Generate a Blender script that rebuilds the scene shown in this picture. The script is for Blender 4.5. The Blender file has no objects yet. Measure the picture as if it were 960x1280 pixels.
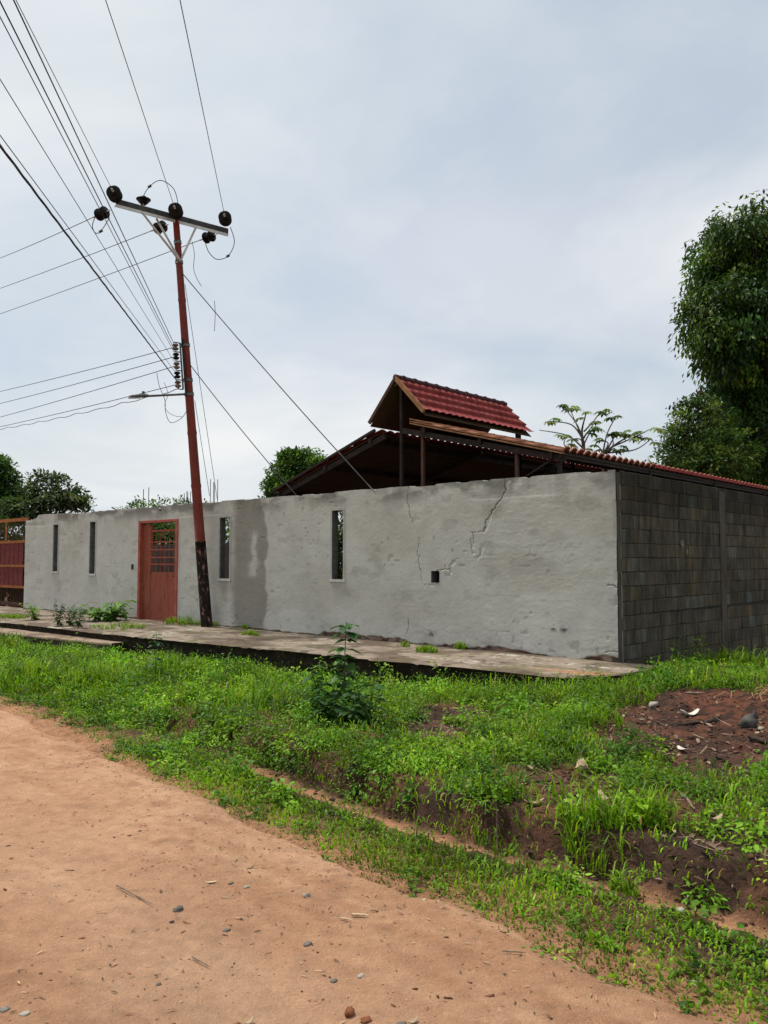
import bpy, math, random
import numpy as np
from mathutils import Vector, Matrix

random.seed(7)
rng = np.random.default_rng(11)
scene = bpy.context.scene
COL = scene.collection

# ----------------------------------------------------------------------------
# survey of the place: camera at the origin (eye 1.4 m over the sidewalk level),
# "local" frame with x along the rendered wall, y away from the road
# ----------------------------------------------------------------------------
F = 1020.0
PITCH = math.atan(60 / F)
CP, SP = math.cos(PITCH), math.sin(PITCH)
EYE = 1.4
P0 = np.array([3.2102, 11.2772])
X = np.array([0.73876, -0.67397])
V = np.array([0.67397, 0.73876])
ROT = math.atan2(X[1], X[0])


def W(x, y, z=0.0):
    q = P0 + X * x + V * y
    return np.array([q[0], q[1], z])


def WA(x, y, z):
    x = np.asarray(x, float); y = np.asarray(y, float); z = np.asarray(z, float)
    x, y, z = np.broadcast_arrays(x, y, z)
    return np.stack([P0[0] + X[0] * x + V[0] * y, P0[1] + X[1] * x + V[1] * y, z], -1)


def loc(w):
    d = np.asarray(w[:2]) - P0
    return float(d @ X), float(d @ V)


def ray(px, py):
    a = (px - 480) / F; b = (640 - py) / F
    return np.array([a, CP - b * SP, SP + b * CP])


def at(px, py, depth):
    d = ray(px, py)
    return np.array([0, 0, EYE]) + d * (depth / d[1])


def wpx(px, py, v=0.0):
    d = ray(px, py); n = V
    t = (v + n @ P0) / (n @ d[:2])
    w = np.array([0, 0, EYE]) + d * t
    return float((w[:2] - P0) @ X), float(w[2])


# ----------------------------------------------------------------------------
# noise
# ----------------------------------------------------------------------------
_T = rng.random((512, 512))


def vnoise(x, y):
    x = np.asarray(x, float); y = np.asarray(y, float)
    xi = np.floor(x).astype(int); yi = np.floor(y).astype(int)
    fx = x - xi; fy = y - yi
    fx = fx * fx * fx * (fx * (fx * 6 - 15) + 10); fy = fy * fy * fy * (fy * (fy * 6 - 15) + 10)
    a = _T[xi % 512, yi % 512]; b = _T[(xi + 1) % 512, yi % 512]
    c = _T[xi % 512, (yi + 1) % 512]; d = _T[(xi + 1) % 512, (yi + 1) % 512]
    return (a * (1 - fx) + b * fx) * (1 - fy) + (c * (1 - fx) + d * fx) * fy


def fbm(x, y, o=4):
    s = 0; a = 0.5; n = 0
    for i in range(o):
        s = s + a * vnoise(x * 2 ** i + 17.3 * i, y * 2 ** i - 9.1 * i); n += a; a *= 0.55
    return s / n


def sst(a, b, t):
    t = np.clip((np.asarray(t, float) - a) / (b - a), 0, 1)
    return t * t * (3 - 2 * t)


# ----------------------------------------------------------------------------
# mesh helpers
# ----------------------------------------------------------------------------
def wloc(o):
    v = Vector((0, 0, 0))
    while o is not None:
        v += o.location; o = o.parent
    return v


def tag(o, label=None, cat=None, group=None, kind=None):
    if label: o['label'] = label
    if cat: o['category'] = cat
    if group: o['group'] = group
    if kind: o['kind'] = kind
    return o


def link(name, me, mat, parent=None, base=None):
    o = bpy.data.objects.new(name, me)
    COL.objects.link(o)
    if mat is not None:
        for m in (mat if isinstance(mat, (list, tuple)) else [mat]):
            me.materials.append(m)
    if parent is not None:
        o.parent = parent
        off = wloc(parent)
    else:
        off = Vector(base) if base is not None else Vector((0, 0, 0))
        o.location = off
    if off.length > 0:
        n = len(me.vertices)
        co = np.empty(n * 3); me.vertices.foreach_get('co', co)
        co = co.reshape(-1, 3) - np.array(off)
        me.vertices.foreach_set('co', co.ravel())
    me.update()
    return o


def np_mesh(name, verts, faces, smooth=False, color=None, midx=None):
    """faces: (N,3) or (N,4) array"""
    verts = np.asarray(verts, np.float32); faces = np.asarray(faces, np.int32)
    me = bpy.data.meshes.new(name)
    k = faces.shape[1]
    me.vertices.add(len(verts)); me.vertices.foreach_set('co', verts.ravel())
    me.loops.add(faces.size); me.loops.foreach_set('vertex_index', faces.ravel())
    me.polygons.add(len(faces))
    me.polygons.foreach_set('loop_start', np.arange(0, faces.size, k, dtype=np.int32))
    me.polygons.foreach_set('loop_total', np.full(len(faces), k, np.int32))
    me.polygons.foreach_set('use_smooth', np.full(len(faces), smooth, bool))
    if midx is not None:
        me.polygons.foreach_set('material_index', np.asarray(midx, np.int32))
    if color is not None:
        a = me.attributes.new('col', 'FLOAT_COLOR', 'POINT')
        c = np.ones((len(verts), 4), np.float32); c[:, :3] = color
        a.data.foreach_set('color', c.ravel())
    me.update(calc_edges=True)
    return me


class MB:
    """collects solids for ONE mesh"""
    def __init__(s):
        s.v = []; s.f = []; s.sm = []

    def add(s, vs, fs, smooth=False):
        n = len(s.v)
        s.v += [tuple(map(float, p)) for p in vs]
        s.f += [tuple(i + n for i in f) for f in fs]
        s.sm += [smooth] * len(fs)
        return s

    def hexa(s, c8):
        return s.add(c8, [(0, 3, 2, 1), (4, 5, 6, 7), (0, 1, 5, 4), (1, 2, 6, 5), (2, 3, 7, 6), (3, 0, 4, 7)])

    def lbox(s, x0, x1, y0, y1, z0, z1):
        """box aligned with the wall frame"""
        return s.hexa([W(x0, y0, z0), W(x1, y0, z0), W(x1, y1, z0), W(x0, y1, z0),
                       W(x0, y0, z1), W(x1, y0, z1), W(x1, y1, z1), W(x0, y1, z1)])

    def bar(s, a, b, w, h, up=(0, 0, 1)):
        a = Vector(a); b = Vector(b); d = (b - a).normalized()
        up = Vector(up); sd = d.cross(up)
        if sd.length < 1e-4: sd = d.cross(Vector((1, 0, 0)))
        sd.normalize(); u = sd.cross(d).normalized()
        sd *= w / 2; u *= h / 2
        return s.hexa([a - sd - u, a + sd - u, a + sd + u, a - sd + u, b - sd - u, b + sd - u, b + sd + u, b - sd + u])

    def tube(s, pts, r, n=8, caps=True):
        pts = [Vector(p) for p in pts]; m = len(pts)
        rs = r if isinstance(r, (list, tuple, np.ndarray)) else [r] * m
        vs = []; prev = None
        for i, p in enumerate(pts):
            d = (pts[min(i + 1, m - 1)] - pts[max(i - 1, 0)])
            if d.length < 1e-9: d = Vector((0, 0, 1))
            d.normalize()
            if prev is None:
                sd = d.cross(Vector((0, 0, 1)))
                if sd.length < 1e-3: sd = d.cross(Vector((1, 0, 0)))
            else:
                sd = prev - d * prev.dot(d)
            sd.normalize(); prev = sd; u = sd.cross(d)
            for k in range(n):
                a = 2 * math.pi * k / n
                vs.append(p + (sd * math.cos(a) + u * math.sin(a)) * float(rs[i]))
        fs = []
        for i in range(m - 1):
            for k in range(n):
                fs.append((i * n + k, i * n + (k + 1) % n, (i + 1) * n + (k + 1) % n, (i + 1) * n + k))
        s.add(vs, fs, True)
        if caps:
            base = len(s.v) - len(vs)
            s.f.append(tuple(base + k for k in range(n))); s.sm.append(False)
            s.f.append(tuple(base + (m - 1) * n + n - 1 - k for k in range(n))); s.sm.append(False)
        return s

    def lathe(s, c, axis, prof, n=16):
        """prof: list of (distance along axis, radius)"""
        c = Vector(c); d = Vector(axis).normalized()
        pts = [c + d * t for t, _ in prof]
        sd = d.cross(Vector((0, 0, 1)))
        if sd.length < 1e-3: sd = d.cross(Vector((1, 0, 0)))
        sd.normalize(); u = sd.cross(d)
        vs = []
        for (t, r), p in zip(prof, pts):
            for k in range(n):
                a = 2 * math.pi * k / n
                vs.append(p + (sd * math.cos(a) + u * math.sin(a)) * max(r, 1e-4))
        fs = []
        for i in range(len(prof) - 1):
            for k in range(n):
                fs.append((i * n + k, i * n + (k + 1) % n, (i + 1) * n + (k + 1) % n, (i + 1) * n + k))
        return s.add(vs, fs, True)

    def build(s, name, mat, parent=None, base=None):
        me = bpy.data.meshes.new(name)
        me.from_pydata(s.v, [], s.f)
        me.polygons.foreach_set('use_smooth', s.sm)
        return link(name, me, mat, parent, base)


def thing(name, base, label, cat, group=None):
    o = bpy.data.objects.new(name, None); COL.objects.link(o)
    o.location = Vector(base); o.empty_display_size = 0.2
    return tag(o, label, cat, group)


# ----------------------------------------------------------------------------
# materials
# ----------------------------------------------------------------------------
class NT:
    def __init__(s, name):
        s.m = bpy.data.materials.new(name); s.m.use_nodes = True
        s.t = s.m.node_tree; s.b = s.t.nodes['Principled BSDF']; s.out = s.t.nodes['Material Output']
        s.b.inputs['Specular IOR Level'].default_value = 0.14

    def n(s, typ, **kw):
        nd = s.t.nodes.new(typ)
        for k, v in kw.items():
            if k in nd.inputs: nd.inputs[k].default_value = v
            else: setattr(nd, k, v)
        return nd

    def l(s, a, b): s.t.links.new(a, b)

    def pos(s):
        return s.n('ShaderNodeNewGeometry').outputs['Position']

    def noise(s, scale, detail=5, rough=0.6, vec=None, stretch=None):
        nd = s.n('ShaderNodeTexNoise'); nd.inputs['Scale'].default_value = scale
        nd.inputs['Detail'].default_value = detail; nd.inputs['Roughness'].default_value = rough
        v = vec if vec is not None else s.pos()
        if stretch:
            mp = s.n('ShaderNodeMapping'); mp.inputs['Scale'].default_value = stretch
            s.l(v, mp.inputs['Vector']); v = mp.outputs['Vector']
        s.l(v, nd.inputs['Vector'])
        return nd.outputs['Fac']

    def ramp(s, fac, stops):
        r = s.n('ShaderNodeValToRGB'); e = r.color_ramp.elements
        while len(e) < len(stops): e.new(0.5)
        for k, (p, c) in enumerate(stops):
            e[k].position = p; e[k].color = (*c, 1) if len(c) == 3 else c
        s.l(fac, r.inputs['Fac']); return r.outputs['Color']

    def mix(s, a, b, fac, mode='MIX'):
        m = s.n('ShaderNodeMix', data_type='RGBA', blend_type=mode)
        for sock, val in ((m.inputs[0], fac), (m.inputs[6], a), (m.inputs[7], b)):
            if hasattr(val, 'links') or hasattr(val, 'is_linked'): s.l(val, sock)
            elif isinstance(val, (int, float)): sock.default_value = val
            else: sock.default_value = (*val, 1)
        return m.outputs[2]

    def attr(s, name='col'):
        return s.n('ShaderNodeAttribute', attribute_name=name).outputs['Color']

    def bump(s, h, strength=0.3, dist=0.01):
        b = s.n('ShaderNodeBump'); b.inputs['Strength'].default_value = strength; b.inputs['Distance'].default_value = dist
        s.l(h, b.inputs['Height']); s.l(b.outputs['Normal'], s.b.inputs['Normal'])

    def base(s, c, rough=0.85, metal=0.0):
        if hasattr(c, 'is_linked'): s.l(c, s.b.inputs['Base Color'])
        else: s.b.inputs['Base Color'].default_value = (*c, 1)
        s.b.inputs['Roughness'].default_value = rough; s.b.inputs['Metallic'].default_value = metal
        return s.m


def mottled(name, c1, c2, scale=6, rough=0.8, metal=0.0, bump=0.2, dist=0.005, c3=None, scale3=30, stretch=None):
    t = NT(name)
    f = t.noise(scale, 6, 0.62, stretch=stretch)
    col = t.ramp(f, [(0.32, c1), (0.68, c2)])
    if c3 is not None:
        col = t.mix(col, c3, t.ramp(t.noise(scale3, 4, 0.7, stretch=stretch), [(0.55, (0, 0, 0)), (0.68, (1, 1, 1))]))
    if bump: t.bump(t.noise(scale * 5, 6, 0.65), bump, dist)
    return t.base(col, rough, metal)


def leaf_mat(name, trans=0.35, rough=0.5, tint=(1, 1, 1)):
    t = NT(name)
    col = t.attr()
    t.base(col, rough)
    t.b.inputs['Specular IOR Level'].default_value = 0.18
    tr = t.n('ShaderNodeBsdfTranslucent')
    c2 = t.mix(col, (1.35, 1.3, 0.5), 1.0, 'MULTIPLY')
    t.l(c2, tr.inputs['Color'])
    mx = t.n('ShaderNodeMixShader'); mx.inputs[0].default_value = trans
    t.l(t.b.outputs[0], mx.inputs[1]); t.l(tr.outputs[0], mx.inputs[2]); t.l(mx.outputs[0], t.out.inputs['Surface'])
    return t.m


def attr_mat(name, var=0.25, scale=20, rough=0.9, bump=0.4, dist=0.006, bscale=60, spec=0.2, fine=90):
    t = NT(name)
    f = t.noise(scale, 6, 0.65)
    v = t.ramp(f, [(0.25, (1 - var,) * 3), (0.75, (1 + var,) * 3)])
    col = t.mix(t.attr(), v, 1.0, 'MULTIPLY')
    v2 = t.ramp(t.noise(fine, 3, 0.7), [(0.3, (1 - var * .7,) * 3), (0.7, (1 + var * .7,) * 3)])
    col = t.mix(col, v2, 1.0, 'MULTIPLY')
    t.bump(t.noise(bscale, 7, 0.7), bump, dist)
    t.b.inputs['Specular IOR Level'].default_value = spec
    return t.base(col, rough)


M = {}
M['render'] = attr_mat('cement_render', var=0.09, scale=3.2, rough=0.92, bump=0.5, dist=0.006, bscale=35, fine=45)
M['block'] = attr_mat('concrete_block', var=0.32, scale=2.2, rough=0.95, bump=0.7, dist=0.006, bscale=60, fine=120)
t = NT('concrete_block'); cc_ = t.attr()
cc_ = t.mix(cc_, t.ramp(t.noise(2.6, 6, 0.7, stretch=(1, 1, .8)), [(0.3, (.55, .54, .52)), (0.7, (1.3, 1.28, 1.22))]), 1.0, 'MULTIPLY')
cc_ = t.mix(cc_, t.ramp(t.noise(9, 5, 0.65, stretch=(1, 1, .16)), [(0.35, (.6, .6, .58)), (0.68, (1.35, 1.33, 1.3))]), 1.0, 'MULTIPLY')
cc_ = t.mix(cc_, t.ramp(t.noise(70, 4, 0.75), [(0.3, (.65, .65, .65)), (0.7, (1.4, 1.4, 1.4))]), 1.0, 'MULTIPLY')
cc_ = t.mix(cc_, (0.17, 0.165, 0.145), t.ramp(t.noise(6.5, 5, 0.7), [(0.66, (0, 0, 0)), (0.80, (.6, .6, .6))]))
t.bump(t.noise(65, 7, 0.75), 0.9, 0.010); M['block'] = t.base(cc_, 0.97)
M['mortar'] = mottled('mortar_joint', (0.018, 0.017, 0.015), (0.05, 0.046, 0.04), 9, 0.95, bump=0.5)
M['pilaster'] = mottled('cast_concrete', (0.05, 0.042, 0.034), (0.105, 0.09, 0.072), 5, 0.95, bump=0.5, dist=0.006, stretch=(1, 1, 0.35))
M['road'] = attr_mat('dry_earth', var=0.22, scale=11, rough=0.97, bump=1.0, dist=0.026, bscale=62, fine=150)
M['soil'] = attr_mat('soil', var=0.4, scale=14, rough=0.97, bump=1.0, dist=0.035, bscale=38, fine=110)
M['far'] = mottled('far_ground', (0.08, 0.11, 0.03), (0.2, 0.14, 0.08), 0.15, 0.95, bump=0)
M['pave'] = attr_mat('old_pavement', var=0.3, scale=8, rough=0.93, bump=0.6, dist=0.006, bscale=50, fine=110)
M['kerb'] = mottled('dark_kerb', (0.010, 0.008, 0.006), (0.035, 0.026, 0.018), 5, 0.95, bump=0.6, dist=0.01, c3=(0.07, 0.055, 0.04), scale3=9)  # near-black brown with paler blotches
M['leaf'] = leaf_mat('leaf', 0.3)
M['grass'] = leaf_mat('grass_blade', 0.38, 0.45)
M['bark'] = mottled('bark', (0.03, 0.024, 0.018), (0.11, 0.09, 0.07), 8, 0.95, bump=0.8, dist=0.02, stretch=(1, 1, 0.3))
M['stem'] = mottled('green_stem', (0.04, 0.06, 0.02), (0.09, 0.10, 0.04), 20, 0.7, bump=0)
M['pole_red'] = mottled('weathered_red_paint', (0.12, 0.022, 0.017), (0.21, 0.042, 0.030), 7, 0.6, bump=0.15, c3=(0.07, 0.03, 0.022), scale3=14, stretch=(1, 1, 0.4))
t = NT('flaking_tar')
f = t.noise(11, 6, 0.75, stretch=(1, 1, 0.55))
t.bump(f, 0.8, 0.01)
M['tar'] = t.base(t.ramp(f, [(0.44, (0.012, 0.010, 0.010)), (0.555, (0.02, 0.014, 0.012)), (0.585, (0.16, 0.07, 0.055)), (0.66, (0.26, 0.18, 0.15))]), 0.75)
M['galv'] = mottled('galvanised_steel', (0.42, 0.43, 0.43), (0.62, 0.63, 0.62), 12, 0.55, 0.25, bump=0.1)
M['galv_dark'] = mottled('weathered_steel', (0.10, 0.105, 0.10), (0.2, 0.2, 0.19), 10, 0.6, 0.5, bump=0.1)
M['arm_dark'] = mottled('dark_arm_steel', (0.035, 0.037, 0.036), (0.08, 0.082, 0.08), 9, 0.7, 0.3, bump=0.1)  # dark tone for the crossarm's upright face
M['insul'] = mottled('dark_porcelain', (0.004, 0.004, 0.005), (0.009, 0.009, 0.009), 10, 0.5, bump=0)
M['insul_tan'] = mottled('clay_porcelain', (0.10, 0.075, 0.055), (0.22, 0.18, 0.14), 30, 0.4, bump=0)
M['wire'] = mottled('bare_wire', (0.05, 0.05, 0.052), (0.09, 0.09, 0.09), 4, 0.6, 0.3, bump=0)
M['cable'] = mottled('black_cable', (0.016, 0.016, 0.018), (0.035, 0.035, 0.036), 4, 0.6, bump=0)
M['lamp'] = mottled('lamp_grey', (0.09, 0.095, 0.10), (0.14, 0.145, 0.15), 10, 0.5, bump=0)
M['lens'] = mottled('lamp_lens', (0.5, 0.5, 0.48), (0.6, 0.6, 0.58), 10, 0.3, bump=0)
M['door'] = mottled('rusty_door_paint', (0.20, 0.050, 0.034), (0.36, 0.115, 0.075), 4, 0.85, bump=0.3, c3=(0.085, 0.032, 0.022), scale3=4, stretch=(1, 1, 0.3))
M['frame'] = mottled('faded_red_frame', (0.27, 0.055, 0.042), (0.42, 0.13, 0.09), 8, 0.75, bump=0.2, c3=(0.14, 0.06, 0.045), scale3=16)
M['gate_red'] = mottled('maroon_gate_sheet', (0.10, 0.018, 0.018), (0.18, 0.036, 0.034), 6, 0.7, bump=0.2, c3=(0.08, 0.022, 0.02), scale3=9)
M['gate_rust'] = mottled('orange_rust', (0.20, 0.062, 0.022), (0.38, 0.15, 0.055), 9, 0.85, bump=0.3)
M['gate_bar'] = mottled('dark_rusty_bar', (0.04, 0.02, 0.014), (0.10, 0.05, 0.035), 9, 0.85, bump=0.2)
M['tile'] = mottled('red_tile_sheet', (0.15, 0.022, 0.022), (0.26, 0.046, 0.042), 3, 0.7, bump=0.1, c3=(0.20, 0.085, 0.07), scale3=7)
M['tile_old'] = mottled('brown_tile_sheet', (0.22, 0.075, 0.05), (0.36, 0.15, 0.10), 6, 0.75, bump=0.1)
M['cap_red'] = mottled('bright_red_capping', (0.26, 0.035, 0.035), (0.36, 0.055, 0.05), 6, 0.6, bump=0.05)
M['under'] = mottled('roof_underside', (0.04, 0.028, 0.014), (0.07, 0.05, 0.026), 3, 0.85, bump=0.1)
M['steel'] = mottled('dark_steel', (0.014, 0.012, 0.011), (0.04, 0.028, 0.024), 6, 0.7, bump=0.1)
M['steel_brown'] = mottled('brown_steel', (0.06, 0.030, 0.022), (0.11, 0.06, 0.045), 6, 0.7, bump=0.1)
M['fascia'] = mottled('orange_edge_strip', (0.19, 0.095, 0.045), (0.36, 0.19, 0.10), 7, 0.7, bump=0.1)
M['ridge'] = mottled('dark_ridge_cap', (0.045, 0.02, 0.025), (0.09, 0.035, 0.04), 6, 0.6, bump=0.05)
M['hidden_wall'] = mottled('shed_back_wall', (0.16, 0.16, 0.155), (0.25, 0.25, 0.24), 2, 0.9, bump=0.2)
M['rebar'] = mottled('weathered_rebar', (0.05, 0.07, 0.10), (0.14, 0.15, 0.17), 10, 0.7, 0.2, bump=0)
M['stone'] = mottled('grey_stone', (0.10, 0.092, 0.08), (0.20, 0.18, 0.155), 18, 0.85, bump=0.4, dist=0.004)
M['stone_pale'] = mottled('pale_stone', (0.24, 0.22, 0.18), (0.40, 0.37, 0.31), 18, 0.9, bump=0.4, dist=0.004)
M['stone_dark'] = mottled('charred_stone', (0.025, 0.022, 0.020), (0.12, 0.11, 0.10), 10, 0.9, bump=0.5, dist=0.006)
M['clod'] = mottled('red_clay', (0.13, 0.045, 0.022), (0.30, 0.12, 0.06), 20, 0.95, bump=0.8, dist=0.01)
M['wood'] = mottled('weathered_wood', (0.12, 0.085, 0.06), (0.26, 0.2, 0.15), 25, 0.9, bump=0.4, dist=0.003)
M['wood_pale'] = mottled('pale_split_wood', (0.42, 0.30, 0.18), (0.62, 0.48, 0.32), 30, 0.85, bump=0.3, dist=0.002)
M['wood_dark'] = mottled('charred_wood', (0.02, 0.016, 0.013), (0.08, 0.06, 0.045), 20, 0.9, bump=0.5, dist=0.003)
M['dry'] = mottled('dry_leaf', (0.24, 0.17, 0.10), (0.42, 0.33, 0.22), 25, 0.8, bump=0.2, dist=0.002)
M['straw'] = mottled('straw', (0.30, 0.16, 0.08), (0.48, 0.30, 0.17), 30, 0.85, bump=0)
M['white_bit'] = mottled('bleached_scrap', (0.50, 0.46, 0.38), (0.7, 0.66, 0.57), 25, 0.7, bump=0.2, dist=0.002)

# ----------------------------------------------------------------------------
# terrain
# ----------------------------------------------------------------------------
def y_ditch(x):
    return -6.05 - 0.40 * sst(-1.5, 2.2, x)


def y_road(x):
    x = np.asarray(x, float)
    return np.maximum(np.minimum(-7.12 - 0.11 * x, -6.6), -7.75) + 0.10 * (vnoise(x * 1.7, x * 0 + 3.3) - .5) + 0.06 * (vnoise(x * 6, x * 0 + 9.3) - .5)


def gz(x, y):
    """height of the ground (not the road surface, not the sidewalk)"""
    x = np.asarray(x, float); y = np.asarray(y, float)
    yd = y_ditch(x)
    dd = sst(-3.5, 1.0, x)                     # the ditch deepens to the right
    near_wall = -0.47 + .07 * sst(-1.6, -.1, x) + 0.16 * sst(-1.6, -.1, x) + 0.17 * sst(-0.6, 1.2, x) * sst(-4.0, -1.0, y)
    bank = -0.13 - 0.06 * (1 - dd) - 0.12 * sst(-4.5, -9, x)
    near_wall = near_wall - 0.08 * sst(-5, -9, x)
    z = near_wall + (bank - near_wall) * sst(-2.0, -3.6, y)
    z = np.where(x > -0.6, z - 0.065 * np.maximum(y, 0) * sst(-.6, .2, x), z)
    # dirt mound on the right
    z = z + 0.13 * np.exp(-(((x - 3.0) / 1.3) ** 2 + ((y + 1.7) / 1.6) ** 2))
    edge = y - yd                               # + towards the wall
    foot = 0.10 + 0.05 * (vnoise(x * 3, y * 0 + 1.7) - .5)
    drop = sst(foot + 0.36 - 0.18 * dd, foot, edge + 0.12 * (vnoise(x * 5, y * 5) - .5))
    zd = -0.28 - 0.06 * dd
    z = z + (zd - z) * drop
    # berm and shoulder between ditch and road
    b = sst(-0.10, -0.30, edge)
    z = z + ((-0.215 + 0.02 * (1 - dd)) - z) * b
    z = z + .05 * (fbm(x * 4.5, y * 4.5 + 80, 4) - .5) * sst(.0, .15, edge)
    z = z + (-0.19 - z) * sst(-0.75, -1.0, edge) * 0.6
    z = z + 0.05 * (fbm(x * 1.3, y * 1.3) - .5) + 0.03 * (vnoise(x * 6, y * 6) - .5) + 0.020 * (vnoise(x * 17, y * 17) - .5) + .014 * (vnoise(x * 33, y * 33) - .5)
    under = sst(0.05, -0.25, y - y_road(x))     # dives under the road sheet
    return z - 0.12 * under


def rz(x, y):
    """road surface"""
    x = np.asarray(x, float); y = np.asarray(y, float)
    e = y_road(x) - y                           # distance into the road
    z = -0.185 + 0.05 * sst(0, 1.6, e)
    z = z - 0.035 * np.exp(-((e - 1.15) / .38) ** 2) - 0.03 * np.exp(-((e - 2.75) / .4) ** 2)
    z = z + 0.035 * (fbm(x * .9 + 40, y * .9) - .5) + 0.022 * (fbm(x * 5, y * 5 + 9, 5) - .5) + 0.012 * (fbm(x * 2.2 + y * .4, y * 7, 3) - .5)
    return z - 0.05 * sst(0.12, -0.10, e)


def zsurf(x, y):
    return np.maximum(gz(x, y), np.where(np.asarray(y) < y_road(x) + .1, rz(x, y), -9))


def gp(px, py):
    """point of the ground seen at a pixel of the survey"""
    z = -0.15
    for _ in range(8):
        d = ray(px, py); t = (z - EYE) / d[2]
        w = np.array([0, 0, EYE]) + d * t
        x, y = loc(w); z = float(zsurf(x, y))
    return x, y, z


def grid_mesh(name, xs, ys, zf, cf):
    gx, gy = np.meshgrid(xs, ys, indexing='ij')
    z = zf(gx, gy)
    v = WA(gx, gy, z).reshape(-1, 3)
    nx, ny = gx.shape
    i = np.arange(nx * ny).reshape(nx, ny)
    f = np.stack([i[:-1, :-1], i[1:, :-1], i[1:, 1:], i[:-1, 1:]], -1).reshape(-1, 4)
    return np_mesh(name, v, f, True, cf(gx, gy, z).reshape(-1, 3))


def spaced(*segs):
    out = []
    for a, b, d in segs:
        out.append(np.arange(a, b, d))
    out.append([segs[-1][1]])
    return np.concatenate(out)


# soil patches without grass: (x, y, rx, ry, weight)
def pxpatch(px, py, rx, ry, w=1.0):
    x, y, z = gp(px, py); return (x, y, rx, ry, w)


PATCH = []


def lerp3(a, b, f):
    return np.asarray(a) * (1 - f[..., None]) + np.asarray(b) * f[..., None]


def soil_color(x, y, z):
    n = fbm(x * 2.3, y * 2.3, 4); n2 = fbm(x * 9 + 5, y * 9, 3)
    c = lerp3((0.065, 0.036, 0.024), (0.15, 0.071, 0.042), sst(.35, .65, n))
    c = lerp3(c, (0.024, 0.017, 0.014), sst(.50, .70, n2) * .45)
    # orange sand washed into the ditch and along the road shoulder
    e = y - y_ditch(x)
    sand = sst(0.17, 0.02, np.abs(e + 0.02)) * sst(-2.5, 1.0, x)
    sand = np.maximum(sand, sst(0.55, 0.1, y - y_road(x)) * .9)
    c = lerp3(c, (0.40, 0.205, 0.11), np.clip(sand * (0.75 + .5 * n2), 0, 1))
    # burnt, reddish earth of the mound
    m = np.exp(-(((x - 2.6) / 1.4) ** 2 + ((y + 2.0) / 2.0) ** 2) ** 2)
    c = lerp3(c, lerp3((0.045, 0.024, 0.017), (0.13, 0.050, 0.028), sst(.38, .6, n2 * .6 + n * .4)), m)
    return c


def road_color(x, y, z):
    n = fbm(x * 1.1 + 3, y * 1.1, 4); n2 = fbm(x * 6, y * 6 + 31, 4); n3 = fbm(x * 2 + y * .3, y * 9, 3)
    c = lerp3((0.42, 0.225, 0.124), (0.53, 0.31, 0.184), sst(.3, .7, n * .5 + n3 * .5))
    c = lerp3(c, (0.30, 0.15, 0.08), sst(.53, .72, n2) * .45)
    e = y_road(x) - y
    c = lerp3(c, (0.56, 0.345, 0.215), np.exp(-((e - 1.2) / .38) ** 2) * .6)
    c = lerp3(c, (0.555, 0.34, 0.21), np.exp(-((e - 2.8) / .38) ** 2) * .6)
    c = lerp3(c, (0.36, 0.19, 0.105), sst(.55, .75, fbm(x * .5 + 80, y * 1.2, 3)) * .35)
    return c


xs = spaced((-60, -24, 0.6), (-24, -8, 0.09), (-8, -1, .045), (-1, 5.2, 0.026), (5.2, 9, .08), (9, 30, 0.6))
ys = spaced((-8.3, -7.4, .06), (-7.4, -5.3, 0.026), (-5.3, -1.6, .045), (-1.6, 0.6, 0.08), (0.6, 22, 0.35))
tag(link('ground', grid_mesh('ground', xs, ys, gz, soil_color), M['soil']), kind='structure')
# inside the compound the same sheet runs on lower than the wall footing
xs = spaced((-60, -24, 0.6), (-24, -6, 0.10), (-6, 0, .045), (0, 6.5, 0.028), (6.5, 10, .08), (10, 30, .5))
ys = spaced((-24, -14, .4), (-14, -11.2, .08), (-11.2, -6.2, 0.028))
tag(link('dirt_road', grid_mesh('dirt_road', xs, ys, lambda x, y: rz(x, y) - 0.25 * sst(-.12, -.5, y_road(x) - y), road_color), M['road']), kind='structure')
me = np_mesh('terrain', [(-500, -500, -1.6), (500, -500, -1.6), (500, 500, -1.6), (-500, 500, -1.6)], [(0, 1, 2, 3)])
tag(link('terrain', me, M['far']), kind='structure')

# ----------------------------------------------------------------------------
# sidewalk, kerb and step
# ----------------------------------------------------------------------------
def y_kerb(x):
    x = np.asarray(x, float)
    y = np.interp(x, [-60, -13.8, -8.4, -5.6, -2.5, -0.7, -0.08, 0.2, 0.42, 0.56, 0.60],
                  [-2.9, -2.58, -2.42, -2.15, -1.95, -1.77, -1.77, -1.62, -1.35, -0.98, -0.55])
    return y + 0.05 * (fbm(x * 1.5, x * 0 + 4.1, 4) - .5) + 0.03 * (vnoise(x * 9, x * 0 + 8) - .5)


def pz(x, y):
    base = 0.012 * (fbm(x * 3, y * 3, 4) - .5) + 0.03 * (fbm(x * .7, y * .7) - .5)
    lip = sst(0.05, 0.0, y - y_kerb(x))
    return base - 0.018 * lip - 0.012 * (vnoise(x * 7, y * 7) > .78) * lip


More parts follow.
